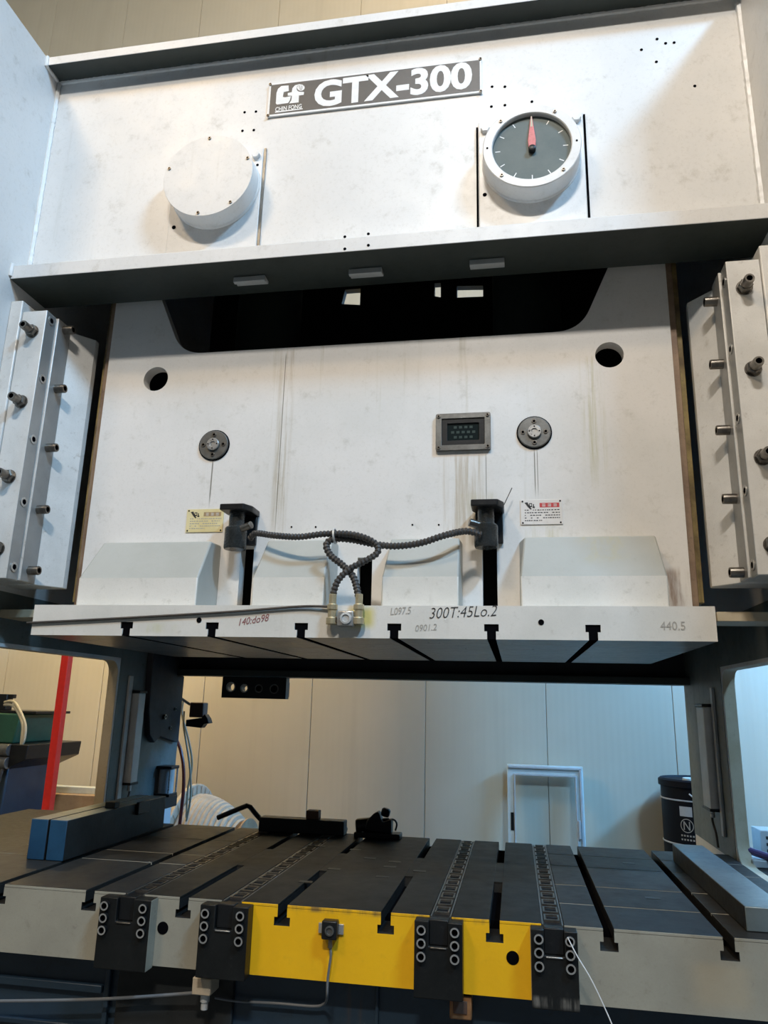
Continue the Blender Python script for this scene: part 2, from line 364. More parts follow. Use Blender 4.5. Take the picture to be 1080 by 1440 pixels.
# ================================================================== THE HALL
fl = obj('floor', MB().box(-9, 9, -9, 4.75, -.1, 0), 'concrete', bevel=0); struct(fl)
WY = 4.60
wb = obj('wall_back', MB().box(-9, 9, WY + .05, WY + .17, 0, 11.5), 'wall', bevel=0); struct(wb)
def panel_row(x_start, pitch, z0, z1):
    x = x_start
    while x > -9: x -= pitch
    while x < 9:
        a, b = max(x, -9), min(x + pitch, 9)
        if b - a > .1:
            p = obj('panel', MB().box(a + .0018, b - .0018, WY, WY + .05, z0, z1), 'wall', wb, .004)
        x += pitch
panel_row(-.283, 1.065, 0, 5.998); panel_row(-1.145, 1.028, 6.002, 11.5)
wl = obj('wall_left', MB().box(-9.15, -9, -9, 4.75, 0, 11.5), 'wall', bevel=0); struct(wl)
ce = obj('ceiling', MB().box(-9, 9, -9, 4.75, 11.5, 11.6), 'ceil', bevel=0); struct(ce)
sk = obj('baseboard_back', MB().box(-9, 9, WY - .02, WY, 0, .12), 'frame', bevel=0); struct(sk)

# high-bay lamps with their own light
for (p, c, w), where in zip(LAMPS, ('warm high-bay lamp hanging over the left of the hall before the press', 'high-bay lamp hanging in the middle of the hall before the press', 'cool high-bay lamp hanging over the right of the hall before the press',
                              'warm lamp on a wall arm behind the press near the green machine', 'cool lamp on a wall arm behind the press near the black drum', 'added unseen lamp behind the press crown, brightening the top of the wall')):
    t = thing('hall_lamp', p, where, 'lamp', 'lamps of the hall')
    x, y, z = p
    obj('lamp_housing', MB().box(x-.65, x+.65, y-.35, y+.35, z+.02, z+.14), 'lampbody', t)
    if y > 0 and z < 9: obj('wall_arm', MB().box(x-.03, x+.03, y, WY, z+.12, z+.18), 'lampbody', t)
    else: obj('lamp_rod', MB().cyl((x, y, z+.13), (0, 0, 1), .012, 11.5 - z - .13, 10), 'lampbody', t)
    ld = bpy.data.lights.new('lamp_light', 'AREA'); ld.shape = 'RECTANGLE'; ld.size = 1.2; ld.size_y = .6; ld.energy = w; ld.color = c
    lo = bpy.data.objects.new('lamp_light', ld); COL.objects.link(lo); lo.parent = t; lo.location = (0, 0, 0)
    tgt = Vector((-1.5, WY, 9.4)) if z > 9 else Vector((0, .2, 2.6)) if y < 0 else Vector((-2.5 if x < 0 else 1.8, WY, 1.0))
    lo.rotation_mode = 'QUATERNION'; lo.rotation_quaternion = (tgt - Vector(p)).to_track_quat('-Z', 'Y')

# ================================================================== PRESS FRAME
XP, TH = 1.38, .05
FR = thing('stamping_press', (0, 1.0, 0), 'white painted gap-frame press body with a tall crown and two side plates', 'machine')
prof = fillet([(.03, 0), (.03, .972), (1.11, .972), (1.11, 1.725), (-.45, 1.725), (-.45, 4.163), (1.85, 4.163), (1.85, 0)],
              [0, .02, .10, .07, .05, .02, .02, 0], 8)
def throat(a, b):
    m = ((a[0]+b[0])/2, (a[1]+b[1])/2)
    return 1 if (m[0] < 1.16 and .96 < m[1] < 1.73 and m[0] > -.44) else None
for s in (-1, 1):
    a, b = sorted((s*XP, s*(XP+TH)))
    obj('side_plate', MB().prism(prof, 'x', a, b, 0, throat), ['white', 'edge'], FR, .003)
for s in (-1, 1):  # thin added sheets; shade of throat and jaw is in their colour
    a, b = sorted((s*(XP-.002), s*(XP-.0001)))
    obj('throat_shade_sheet', MB().box(a, b, 1.125, 1.848, .975, 1.93), 'throat_shade', FR, 0)
    obj('jaw_shade_sheet', MB().box(a, b, -.44, 1.124, 1.742, 1.93), 'throat_shade', FR, 0)
mb = MB().cut_plate([(-XP, 3.165), (XP, 3.165), (XP, 4.125), (-XP, 4.125)], [], .06, .09)
obj('crown_plate', mb, 'white', FR, 0)
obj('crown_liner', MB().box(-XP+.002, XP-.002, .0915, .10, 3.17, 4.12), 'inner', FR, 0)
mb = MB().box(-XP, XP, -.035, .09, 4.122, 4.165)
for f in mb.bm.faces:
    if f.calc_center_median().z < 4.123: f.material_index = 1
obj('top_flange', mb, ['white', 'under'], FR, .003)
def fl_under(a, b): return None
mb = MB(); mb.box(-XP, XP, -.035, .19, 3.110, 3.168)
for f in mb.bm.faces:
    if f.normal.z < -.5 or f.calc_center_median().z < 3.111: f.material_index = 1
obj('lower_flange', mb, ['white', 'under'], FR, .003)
obj('crown_top', MB().box(-XP, XP, .09, 1.85, 4.125, 4.16), 'inner', FR, 0)
# rear crown plate with two openings, rear beam
rear_holes = [[(-.52, 4.00), (-.40, 3.985), (-.40, 4.10), (-.50, 4.10)], [(.07, 4.01), (.11, 4.00), (.11, 4.10), (.07, 4.10)], [(.21, 3.99), (.37, 3.985), (.37, 4.06), (.21, 4.07)]]
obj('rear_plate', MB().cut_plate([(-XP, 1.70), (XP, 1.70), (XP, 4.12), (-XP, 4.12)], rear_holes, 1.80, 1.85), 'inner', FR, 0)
obj('rear_beam', MB().box(-XP, XP, 1.70, 1.86, 1.684, 1.72), 'under', FR, .003)
def bead(pts, r, name='weld_bead'):
    path = []
    for a, b in zip(pts, pts[1:]):
        n = max(2, int((Vector(b) - Vector(a)).length / .010)); path += [Vector(a).lerp(Vector(b), k / n) for k in range(n)]
    return obj(name, MB().tube(path, r, 6, 0, lambda i: r * (.85 + .3 * random.random())), 'white', FR, 0)
for s in (-1, 1):
    bead([(s*(XP-.003), .057, 4.12), (s*(XP-.003), .057, 3.17)], .012)
    bead([(s*(XP-.002), -.037, 4.165), (s*(XP-.002), -.037, 4.12), (s*(XP-.002), .055, 4.118)], .009)
    bead([(s*(XP-.002), -.037, 3.175), (s*(XP-.002), -.037, 3.11)], .009)
bead([(-XP, .057, 4.119), (XP, .057, 4.119)], .008)
for q in ((344,158),(360,157),(341,184),(357,183),(692,122),(710,122),(691,150),(710,148),(748,143),(924,55),(936,61),(948,60),(902,70),(923,87),(977,121)):
    inst('tapped_hole', DOT, FR, onY(*q, .0598), (0, -1, 0))
for q in ((485,333),(485,350),(518,329),(518,345)): inst('tapped_hole', DOT, FR, onY(*q, -.0352), (0, -1, 0))
for x, y in ((353,393),(515,382),(685,369)):
    p = onZ(x, y, 3.108)
    mb = MB(); mb.box(p.x-.062, p.x+.062, p.y-.022, p.y-.004, 3.088, 3.1095); mb.box(p.x-.062, p.x+.062, p.y-.004, p.y+.025, 3.098, 3.1095)
    obj('angle_clip', mb, 'lightsteel', FR, .002)
# ledges under the gibs
for s in (-1, 1):
    a, b = sorted((s*1.152, s*1.379)); obj('gib_ledge', MB().box(a, b, .20, .34, 1.832, 1.862), 'edge', FR)
# bed below the bolster
mb = MB(); mb.box(-1.37, 1.37, .03, 1.2, .0, .803)
obj('bed', mb, 'navy', FR, .004)
for bxs in ((-.70, -.685, .012, .03, 0, .803), (.115, .125, .018, .03, 0, .803), (-1.37, -.71, .015, .03, .70, .722), (-1.37, -.71, .015, .03, .60, .615), (.13, .95, .018, .03, .665, .675)):
    obj('bed_rib', MB().box(*bxs), 'navy', FR, .003)
obj('bed_panel', MB().box(-.66, -.30, .014, .03, .05, .79), 'bar', FR, .003)

# ================================================================== SLIDE
SL = thing('press_slide', (0, .5, 1.75), 'white oil-streaked press slide with a trapezoid cut-out and slotted bottom plate', 'machine part')
o1 = fillet([(-.777, 2.893), (.777, 2.893), (1.00, 3.40), (1.09, 3.40), (1.09, 1.853), (.465, 1.853), (.465, 2.10), (.415, 2.10), (.415, 1.853),
             (.028, 1.853), (.028, 2.055), (-.025, 2.055), (-.025, 1.853), (-.413, 1.853), (-.413, 2.10), (-.463, 2.10), (-.463, 1.853), (-1.09, 1.853), (-1.09, 3.40), (-1.00, 3.40)],
            [.09, .09] + [0]*18, 10)
obj('slide_face', MB().cut_plate(o1, [circle(-.875, 2.79, .052), circle(.875, 2.79, .050)], .24, .29), 'slide', SL, 0)
mb = MB(); mb.box(-1.08, 1.08, 1.06, 1.10, 1.853, 3.1); mb.box(-1.085, -1.05, .29, 1.06, 1.853, 3.2); mb.box(1.05, 1.085, .29, 1.06, 1.853, 3.2)
mb.box(-1.05, 1.05, .52, .54, 1.853, 2.86)
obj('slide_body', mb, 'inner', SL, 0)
for x in (-.60, .60):
    mb = MB(); mb.lathe([(.20, 2.88), (.20, 3.02), (.15, 3.05), (.15, 3.9), (0, 3.9)], (x, .74, 0), (0, 0, 1), 28); obj('connecting_rod', mb, 'under', SL, 0)
# bottom plate with six inverted T slots and cross joints
SX = [-.75, -.45, -.15, .15, .45, .75]; PW = 1.0975
def strips(xs, half, lo, hi):
    e = [lo] + [v for x in xs for v in (x - half, x + half)] + [hi]
    return [(e[i], e[i+1]) for i in range(0, len(e), 2)]
mb = MB(); mb.box(-PW, PW, 0, 1.12, 1.797, 1.853)
for a, b in strips(SX, .022, -PW, PW): mb.box(a, b, 0, 1.12, 1.775, 1.797)
for a, b in strips(SX, .0135, -PW, PW): mb.box(a, b, 0, 1.12, 1.757, 1.775)
bp = obj('bottom_plate', mb, 'plate', SL, 0)
yj = [0, .21, .44, .69, .94, 1.12]
for a, b in strips(SX, .0135, -PW, PW):
    for j in range(5):
        obj('slot_land', MB().box(a, b, yj[j] + (.003 if j else 0), yj[j+1] - .003, 1.751, 1.757, 0, front=1), ['landsteel', 'plate'], bp, 0)
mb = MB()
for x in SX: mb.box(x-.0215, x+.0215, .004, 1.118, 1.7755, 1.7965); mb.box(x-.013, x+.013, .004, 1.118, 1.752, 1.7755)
obj('slot_shade_fill', mb, 'hole', bp, 0)  # black filler put in for the shade inside the slots
# four pockets with sloping hoods
for x0, x1 in ((-.985, -.54), (-.347, -.096), (.095, .347), (.54, .985)):
    x0e = x0 + (.0 if x0 < 0 else 0)
    bmq = MB(); v = bmq.bm.verts.new
    ins = .018 if abs(x0) > .5 or abs(x1) > .5 else .012
    A = [(x0, .06, 1.853), (x1, .06, 1.853), (x1, .06, 1.955), (x0, .06, 1.955)]
    T = [(x0 + ins, .165, 2.105), (x1 - ins*.5, .165, 2.105), (x1, .241, 2.105), (x0, .241, 2.105)]
    Bk = [(x0, .241, 1.853), (x1, .241, 1.853)]
    a = [v(p) for p in A]; t = [v(p) for p in T]; k = [v(p) for p in Bk]
    F = bmq.bm.faces.new
    F((a[0], a[1], a[2], a[3])).material_index = 1; F((a[3], a[2], t[1], t[0])); F((t[0], t[1], t[2], t[3])); F((a[1], k[1], t[2], t[1], a[2])); F((k[0], a[0], a[3], t[0], t[3])); F((a[0], k[0], k[1], a[1])); F((k[0], t[3], t[2], k[1]))
    bmesh.ops.recalc_face_normals(bmq.bm, faces=list(bmq.bm.faces))
    obj('slide_pocket', bmq, ['pocket', 'plate'], SL, .006)  # hoods and sides in a darker grey than the front faces
for s in (-1, 1):
    a, b = sorted((s*1.0915, s*1.114)); obj('guide_rail', MB().box(a, b, .252, .5, 1.86, 3.3), 'rail', SL)
    a, b = sorted((s*1.1145, s*1.136)); obj('guide_strip', MB().box(a, b, .275, .5, 1.90, 3.25), 'grease', SL)
for q in ((280,872),(761,875)): inst('tapped_hole', DOT, SL, onY(*q, -.0005), (0, -1, 0)).scale = (1.6, 1.6, 1)
for q in ((240,773),(410,741),(444,741),(580,738),(617,738)): inst('tapped_hole', DOT, SL, onY(*q, .2395 if q[1] < 760 else .15), (0, -1, 0)).scale = (.6, .6, 1)
# pen marks on the plate
px_text('300T:45Lo.2', (604, 870), (699, 866), 15, -.0008, 'ink', SL, 'pen_writing', shear=.25, bold=-.012, label='black handwritten figures')
px_text('140:do98', (336, 880), (378, 873), 10, -.0008, 'inkred', SL, 'pen_writing', shear=.2, label='brown-red handwritten figures')
px_text('L097.5', (549, 865), (578, 863), 10, -.0008, 'inkfaint', SL, 'pen_writing', shear=.15, label='faint handwritten figures')
px_text('0901.2', (584, 888), (614, 886), 9, -.0008, 'inkfaint', SL, 'pen_writing', shear=.15, label='faint handwritten figures')
px_text('440.5', (929, 886), (964, 886), 12, -.0008, 'inkfaint', SL, 'pen_writing', label='faint handwritten figures')

# ================================================================== GIBS
for s, side in ((-1, 'left'), (1, 'right')):
    lab = 'white bolted slide guide on the bluish side plate, next to the yellowed sign' if s < 0 else 'cream bolted slide guide with rust marks, next to the white sign'
    G = thing('slide_gib', (s*1.30, .12, 1.95), lab, 'slide guide', 'slide guides of the press')
    def bx(x0, x1, y0, y1, z0, z1, front=None, sd=None):
        a, b = sorted((s*x0, s*x1)); return MB().box(a, b, y0, y1, z0, z1, 0, front, None, sd)
    obj('mount_pad', bx(1.328, 1.379, -.008, .30, 1.95, 3.03), 'gib', G, .004)
    obj('outer_block', bx(1.223, 1.327, 0, .060, 1.945, 2.985, 0, 1), ['gib', 'gibside'], G, .003)
    obj('inner_block', bx(1.216, 1.327, .0655, .150, 1.948, 2.985, 0, 1), ['gib', 'gibside'], G, .003)
    obj('gib_plate', MB().prism([(s*1.327, .151), (s*1.217, .151), (s*1.152, .228), (s*1.152, .255), (s*1.327, .255)], 'z', 1.945, 2.972), 'gib', G, .003)
    fb = ((40,463),(30,562),(12,668),(0,770)) if s < 0 else ((1052,400),(1063,515),(1080,640))
    zs = [onY(*q, -.02).z for q in fb]
    if s > 0: zs.append(zs[-1] - (zs[0]-zs[1])*.95)
    for i, z in enumerate(zs): inst('lock_stud', STUD, G, (s*1.272, 0, z), (0, -1, 0), i * .5)
    sb = ((94,466),(79,546),(65,628),(54,716),(42,802)) if s < 0 else ((1012,410),(1021,500),(1031,594),(1040,694),(1049,801))
    for i, q in enumerate(sb): inst('bolt', BOLT_L, G, (s*1.216, .108, onX(*q, s*1.21).z), (-s, 0, 0), i)
    cb = ((70,450),(58,532),(45,617),(31,705),(18,797)) if s < 0 else ((1026,382),(1036,478),(1046,578),(1057,682),(1067,790))
    for i, q in enumerate(cb): inst('countersunk_screw', BOLT_C, G, (s*1.2225, .030, onX(*q, s*1.223).z), (-s, 0, 0), i)

# ================================================================== FITTINGS ON THE CROWN
NP = thing('name_plate', (.01, .055, 3.816), 'dark grey name plate lettered GTX-300 in white on the crown', 'sign')
obj('plate_body', MB().box(-.417, .436, .052, .0595, 3.816, 3.976), 'print', NP, 0)
obj('plate_field', MB().box(-.409, .429, .0512, .0525, 3.825, 3.968), 'plaque', NP, 0)
px_text('GTX-300', (441, 152), (664, 124), 37, .0508, 'print', NP, 'lettering', bold=.035)
px_text('CHIN FONG', (387, 157), (424, 152), 6, .0508, 'print', NP, 'small_lettering', bold=.012)
def crop(x, y): return onY(370 + x / 9.818, 100 + y / 9.814, .0506)
mb = MB()
for pts in ([(175,445),(185,300),(205,245),(250,205),(352,197),(355,275),(325,280),(285,290),(272,355),(300,362),(385,345),(370,400),(345,440),(190,462)],
            [(395,290),(405,235),(440,195),(500,180),(520,183),(470,205),(462,250),(478,275),(500,285),(565,287),(560,327),(495,337),(490,432),(360,447),(390,400),(397,340),(340,338),(340,302)],
            [(522+52*math.cos(a*.3927), 228+44*math.sin(a*.3927)) for a in range(16)],
            [(165,558),(545,512),(545,526),(165,575)]): mb.poly([crop(*p) for p in pts])
bmesh.ops.recalc_face_normals(mb.bm, faces=list(mb.bm.faces)); obj('emblem', mb, 'print', NP, 0)
mb = MB()
for k in (-2, -1, 0, 1, 2): mb.poly([crop(*p) + Vector((0, -.0002, 0)) for p in ((520+k*5, 262), (523+k*5, 262), (524+k*17, 196), (520+k*17, 196))])
obj('emblem_lines', mb, 'plaque', NP, 0)
for x, z in ((-.413, 3.972), (.432, 3.972), (-.413, 3.820), (.432, 3.820)): inst('rivet', SCREW, NP, (x, .052, z), (0, -1, 0))

CV = thing('round_cover', (-.605, .02, 3.17), 'plain round white cover drum on a square pad on the crown', 'cover')
obj('pad', MB().box(-.79, -.42, .050, .0598, 3.17, 3.668), 'white', CV, .003)
obj('pad_edge', MB().box(-.419, -.409, .053, .0598, 3.17, 3.668), 'flange', CV, 0)
obj('drum_body', MB().lathe([(.182, 0), (.182, .006), (.178, .012), (.178, .073), (.180, .075), (.180, .082), (0, .082)], (-.605, .050, 3.497), (0, -1, 0), 56), 'white', CV, .001)
for a in (20, 92, 164, 262, 308): inst('screw', SCREW, CV, (-.605 + .167*math.cos(math.radians(a)), -.032, 3.497 + .167*math.sin(math.radians(a))), (0, -1, 0))
for x, z in ((-.447, 3.632), (-.765, 3.632), (-.447, 3.20), (-.765, 3.20)): inst('hex_bolt', HEX, CV, (x, .050, z), (0, -1, 0))
inst('hole', DOT, CV, (-.44, .0498, 3.59), (0, -1, 0)); inst('hole', DOT, CV, (-.765, .0498, 3.34), (0, -1, 0)).scale = (1.5, 1.5, 1)

DG = thing('angle_dial', (.612, .02, 3.17), 'round crank-angle dial with green-grey face and red pointer on the crown', 'gauge')
dc = Vector((.612, 0, 3.486))
obj('pad', MB().box(.422, .802, .050, .0598, 3.17, 3.678), 'white', DG, .003)
obj('pad_edge', MB().box(.413, .4205, .053, .0598, 3.17, 3.66).box(.8035, .811, .053, .0598, 3.17, 3.668), 'hole', DG, 0)
obj('bezel', MB().lathe([(.178, -.05), (.178, -.046), (.173, -.042), (.173, .027), (.170, .030), (.141, .030), (.138, .027), (.138, -.01), (.0, -.01)], dc, (0, -1, 0), 64), ['white'], DG, 0)
obj('dial_face', MB().lathe([(.1375, 0), (.1375, .004), (0, .004)], dc + Vector((0, -.008, 0)), (0, -1, 0), 48), 'dialface', DG, 0)
mb = MB()
for k in range(12):
    a = k * math.pi / 6 + math.pi/2; u = Vector((math.cos(a), 0, math.sin(a))); w = Vector((-u.z, 0, u.x)) * .0018
    p, q = dc + u*.110 + Vector((0, -.0125, 0)), dc + u*.128 + Vector((0, -.0125, 0))
    if k == 0: continue
    mb.poly([p - w, p + w, q + w, q - w])
obj('dial_marks', mb, 'print', DG, 0)
obj('pointer', MB().prism([(.602, 3.480), (.626, 3.480), (.628, 3.518), (.617, 3.616), (.612, 3.616), (.600, 3.518)], 'y', -.020, -.016), 'needle', DG, .001)
obj('pointer_hub', MB().lathe([(.013, -.004), (.013, .012), (.009, .014), (0, .014)], dc + Vector((.002, -.016, -.008)), (0, -1, 0), 20), 'black', DG, .001)
obj('pointer_tip', MB().prism([(.610, 3.573), (.6185, 3.573), (.6165, 3.618), (.6125, 3.618)], 'y', -.0206, -.0165), 'pale', DG, 0)
for a in (57, 133, 227, 313): inst('screw', SCREW, DG, dc + Vector((.156*math.cos(math.radians(a)), -.030, .156*math.sin(math.radians(a)))), (0, -1, 0))
for a in (0, 178): inst('hole', DOT, DG, dc + Vector((.156*math.cos(math.radians(a)), -.030, .156*math.sin(math.radians(a)))), (0, -1, 0)).scale = (.7, .7, 1)
for x, z in ((.447, 3.640), (.778, 3.645), (.447, 3.20), (.778, 3.20)): inst('hex_bolt', HEX, DG, (x, .050, z), (0, -1, 0))
inst('hole', DOT, DG, (.443, .0498, 3.36), (0, -1, 0)).scale = (1.4, 1.4, 1)

# ================================================================== FITTINGS ON THE SLIDE
DS = thing('counter_display', (.35, .235, 2.44), 'framed dark digital counter set into the slide face', 'display')
a, b = (.251, .449); z0, z1 = (2.442, 2.584)
mb = MB().cut_plate(fillet([(a, z0), (b, z0), (b, z1), (a, z1)], [.008]*4, 3), [[(a+.022, z0+.020), (b-.022, z0+.020), (b-.022, z1-.020), (a+.022, z1-.020)]], .226, .2395)
obj('outer_frame', mb, 'flange', DS, .001)
mb = MB().cut_plate([(a+.022, z0+.020), (b-.022, z0+.020), (b-.022, z1-.020), (a+.022, z1-.020)], [[(a+.042, z0+.038), (b-.042, z0+.038), (b-.042, z1-.038), (a+.042, z1-.038)]], .230, .2395)
obj('inner_frame', mb, 'black', DS, .001)
obj('screen', MB().box(a+.042, b-.042, .235, .2395, z0+.038, z1-.038), 'screen', DS, 0)
for zz, n in ((2.532, 4), (2.513, 5), (2.494, 4)):
    mb = MB()
    for k in range(n): mb.box(.350 + (k-(n-1)/2)*.019 - .0055, .350 + (k-(n-1)/2)*.019 + .0055, .2344, .235, zz-.0045, zz+.0045)
    obj('digit_row', mb, 'seg', DS, 0)
for x in (a+.011, b-.011):
    for z in (z0+.011, z1-.011): inst('screw', SCREW, DS, (x, .226, z), (0, -1, 0))
mb = MB()
def oil_port(x, z, lab):
    O = thing('oil_port', (x, .235, z-.056), lab, 'fitting', 'round ports on the slide face')
    obj('disc', MB().lathe([(.058, 0), (.058, .006), (.055, .010), (.026, .010), (.026, .006), (0, .006)], (x, .2395, z), (0, -1, 0), 40), 'flange', O, 0)
    obj('seal_ring', MB().lathe([(.0585, 0), (.062, 0), (.062, .003), (.0585, .003)], (x, .2398, z), (0, -1, 0), 40), 'hole', O, 0)
    obj('boss', MB().lathe([(.0245, 0), (.0245, .012), (.0225, .014), (.011, .014), (.010, .010), (0, .010)], (x, .2335, z), (0, -1, 0), 28), 'bright', O, 0)
    for k in range(4):
        u = Vector((math.cos(k*math.pi/2), 0, math.sin(k*math.pi/2)))
        inst('screw', BOLT_S, O, Vector((x, .2305, z)) + u*.040, (0, -1, 0)).scale = (.85, .85, .4)
        inst('pin_hole', DOT, O, Vector((x, .2197, z)) + u*.0175, (0, -1, 0)).scale = (.5, .5, .5)
oil_port(-.602, 2.498, 'round dark bolted port above the yellowed sign'); oil_port(.602, 2.502, 'round dark bolted port beside the counter display')
def sign(x0, x1, z0, z1, base, head, lab):
    G = thing('warning_sign', ((x0+x1)/2, .235, z0), lab, 'sign'); w, h = x1-x0, z1-z0
    obj('sign_plate', MB().box(x0, x1, .2365, .2395, z0, z1), base, G, .0008)
    obj('header', MB().box(x0+w*.46, x0+w*.93, .2362, .2366, z0+h*.68, z0+h*.86), head, G, 0)
    mb = MB()
    for k in range(3):
        cx = x0 + w*(.56 + .135*k); zc = z0 + h*.77
        for dz in (-.004, 0, .004): mb.box(cx-.0055, cx+.0055, .2359, .2362, zc+dz-.0009, zc+dz+.0009)
        if k: mb.box(cx-.001+.002*k, cx+.001+.002*k, .2359, .2362, zc-.0055, zc+.0055)
    obj('header_characters', mb, 'signw', G, 0)
    mb = MB(); r = random.Random(3)
    for row in range(5):
        zc = z0 + h*(.58 - .105*row); x = x0 + w*.10
        while x < x0 + w*(.92 if row != 4 else .5):
            l = r.uniform(.003, .008); mb.box(x, x+l, .2361, .2366, zc-.0016, zc+.0016); x += l + r.uniform(.0015, .004)
            if r.random() < .08: x += .012
    obj('small_print', mb, 'inkfaint' if base == 'signy' else 'ink', G, 0)
    mb = MB()
    pts = [(.10, .88), (.17, .90), (.22, .74), (.27, .62), (.24, .60), (.17, .72)]
    mb.prism([(x0+w*u, z0+h*v) for u, v in pts], 'y', .2360, .2366); 
    mb.box(x0+w*.21, x0+w*.28, .2360, .2366, z0+h*.70, z0+h*.86); mb.box(x0+w*.29, x0+w*.345, .2360, .2366, z0+h*.66, z0+h*.72); mb.box(x0+w*.30, x0+w*.325, .2360, .2366, z0+h*.72, z0+h*.82)
    mb.box(x0+w*.228, x0+w*.262, .2357, .2360, z0+h*.75, z0+h*.82, 1)
    obj('pictogram', mb, ['ink', base], G, 0)
    for u in (.05, .95):
        for v in (.07, .93): inst('rivet', DOT, G, (x0+w*u, .2365, z0+h*v), (0, -1, 0)).scale = (.55, .55, 1)
sign(-.686, -.540, 2.156, 2.245, 'signy', 'signbrown', 'yellowed warning sign with a faded brown header')
sign(.548, .690, 2.165, 2.254, 'signw', 'signred', 'white warning sign with a red header')

def knock_out(x, lab, plate_top):
    K = thing('knockout_sensor', (x, .18, 2.07), lab, 'sensor')
    obj('cap_plate', MB().prism(fillet([(x-.055, .12), (x+.035, .12), (x+.055, .16), (x+.055, .2395), (x-.04, .2395), (x-.055, .2)], [.006]*6, 3), 'z', plate_top-.022, plate_top), 'black', K, .003)
    obj('back_plate', MB().box(x-.045, x+.05, .222, .2395, plate_top-.13, plate_top-.022), 'black', K, .003)
    obj('sensor_body', MB().lathe([(0, 0), (.038, 0), (.040, .005), (.040, .075), (.036, .080), (.028, .082), (.028, .135), (0, .135)], (x-.006, .172, plate_top-.157), (0, 0, 1), 28), 'post', K, .001)
    obj('gland', MB().cyl((x + (.02 if x < 0 else -.02), .155, plate_top-.085), ((1 if x < 0 else -1), -.35, .25), .0135, .045, 14), 'boltsteel', K, .001)
    return K
knock_out(-.455, 'black capped sensor post over the slide slot by the yellowed sign', 2.232)
knock_out(.437, 'black capped sensor post with a bent wire, by the white sign', 2.228)
mb = MB().tube(smooth_path([onY(703, 722, .2), onY(711, 705, .2), onY(720, 686, .2)], 6), .0016, 6)
tag(obj('bent_wire', mb, 'ink', bevel=0), 'thin bent black wire sticking up from a black sensor cap', 'wire')
# corrugated conduits
def conduit(ps, r, lab):
    path = smooth_path(ps, 40); L = [0]
    for a, b in zip(path, path[1:]): L.append(L[-1] + (b - a).length)
    step = .0032; n = int(L[-1] / step); pts = []; j = 0
    for k in range(n + 1):
        d = k * step
        while j < len(L) - 2 and L[j+1] < d: j += 1
        t = (d - L[j]) / max(1e-6, L[j+1] - L[j]); pts.append(path[j].lerp(path[j+1], min(1, t)))
    return obj('conduit', MB().tube(pts, r, 10, 0, lambda i: r * (1.10, 1.10, .86, .86)[i % 4]), 'hose', HN, 0, lab)
HN = thing('conduit_harness', onY(500, 800, .02), 'two looped black corrugated conduits tied together across the slide pockets', 'cable')
tp_ = onY(471, 754, .048); obj('cable_tie', MB().lathe([(.024, -.003), (.027, -.003), (.027, .003), (.024, .003), (.024, -.003)], tp_, (1, 0, .1), 16), 'lightsteel', HN, 0)
conduit([onY(352,757,.14), onY(360,750,.12), onY(385,753,.08), onY(420,755,.05), onY(455,751,.045), onY(490,751,.040), onY(515,757,.035), onY(530,767,.030), onY(530,778,.020), onY(513,789,.008), onY(492,800,.000), onY(475,817,-.008), onY(468,838,-.012)],
        .0105, 'dark corrugated conduit from the sensor post by the yellowed sign')
conduit([onY(676,752,.13), onY(655,747,.11), onY(625,753,.06), onY(590,764,.05), onY(555,768,.05), onY(525,765,.055), onY(495,759,.060), onY(470,758,.052), onY(459,766,.040), onY(465,781,.030), onY(482,795,.024), onY(497,812,.008), onY(504,838,-.012)],
        .0110, 'dark corrugated conduit from the sensor post by the white sign')
VB = thing('cable_junction', (0, -.02, 1.79), 'small steel junction block with two brass glands on the slide plate', 'fitting')
p = onY(486, 870, -.03)
obj('block', MB().box(p.x-.026, p.x+.026, -.040, -.001, p.z-.024, p.z+.024), 'bright', VB, .004)
obj('block_ring', MB().lathe([(.018, 0), (.018, .005), (.012, .006), (.011, .002), (0, .002)], (p.x+.003, -.040, p.z), (0, -1, 0), 24), 'lightsteel', VB, 0)
for s, qx in ((-1, 468), (1, 505)):
    g = onY(qx, 856, -.014)
    obj('gland', MB().lathe([(0, -.050), (.019, -.050), (.019, -.030), (.014, -.028), (.014, -.005), (.017, -.004), (.017, .012), (.012, .014), (.012, .045), (0, .045)], (g.x, -.020, g.z), (0, 0, 1), 12), 'brass', VB, .001)
    obj('elbow', MB().box(min(g.x, p.x), max(g.x, p.x), -.032, -.004, g.z-.046, g.z-.026), 'boltsteel', VB, .003)
mb = MB().tube(smooth_path([onY(38, 876, -.006), onY(120, 872, -.006), onY(230, 866, -.006), onY(330, 860, -.007), onY(420, 853, -.008), onY(462, 853, -.012)], 10), .0042, 8)
tag(obj('air_line', mb, 'hose', bevel=0), 'thin black line running along the slide plate to the junction block', 'cable')

# ================================================================== BOLSTER
TZ, BZ, TY0, TY1, BX = .99, .805, -.04, 1.20, 1.368
BO = thing('bolster', (0, .58, BZ), 'thick slotted bolster table with cream front, yellow middle and black oily top', 'machine table')
TS = [-1.05, -.75, -.45, -.15, .15, .45, .75, 1.05]
YEL = (-.24, .545)
def ybox(mb, a, b, y0, y1, z0, z1):
    cuts = [a] + [c for c in YEL if a < c < b] + [b]
    for p, q in zip(cuts, cuts[1:]):
        mb.box(p, q, y0, y1, z0, z1, 2, front=(1 if YEL[0] - 1e-4 <= p and q <= YEL[1] + 1e-4 else 0), top=2)
mb = MB(); ybox(mb, -BX, BX, TY0, TY1, BZ, .935)
for a, b in strips(TS, .0235, -BX, BX): ybox(mb, a, b, TY0, TY1, .935, .957)
for a, b in strips(TS, .014, -BX, BX): ybox(mb, a, b, TY0, TY1, .957, .982)
PART = [-.45, -.15, .15, .45]
for x in PART: mb.box(x-.024, x+.024, .43, .75, .9351, .9819, 2)
body = obj('table_body', mb, ['cream', 'yellow', 'steel'], BO, 0)
mb = MB()
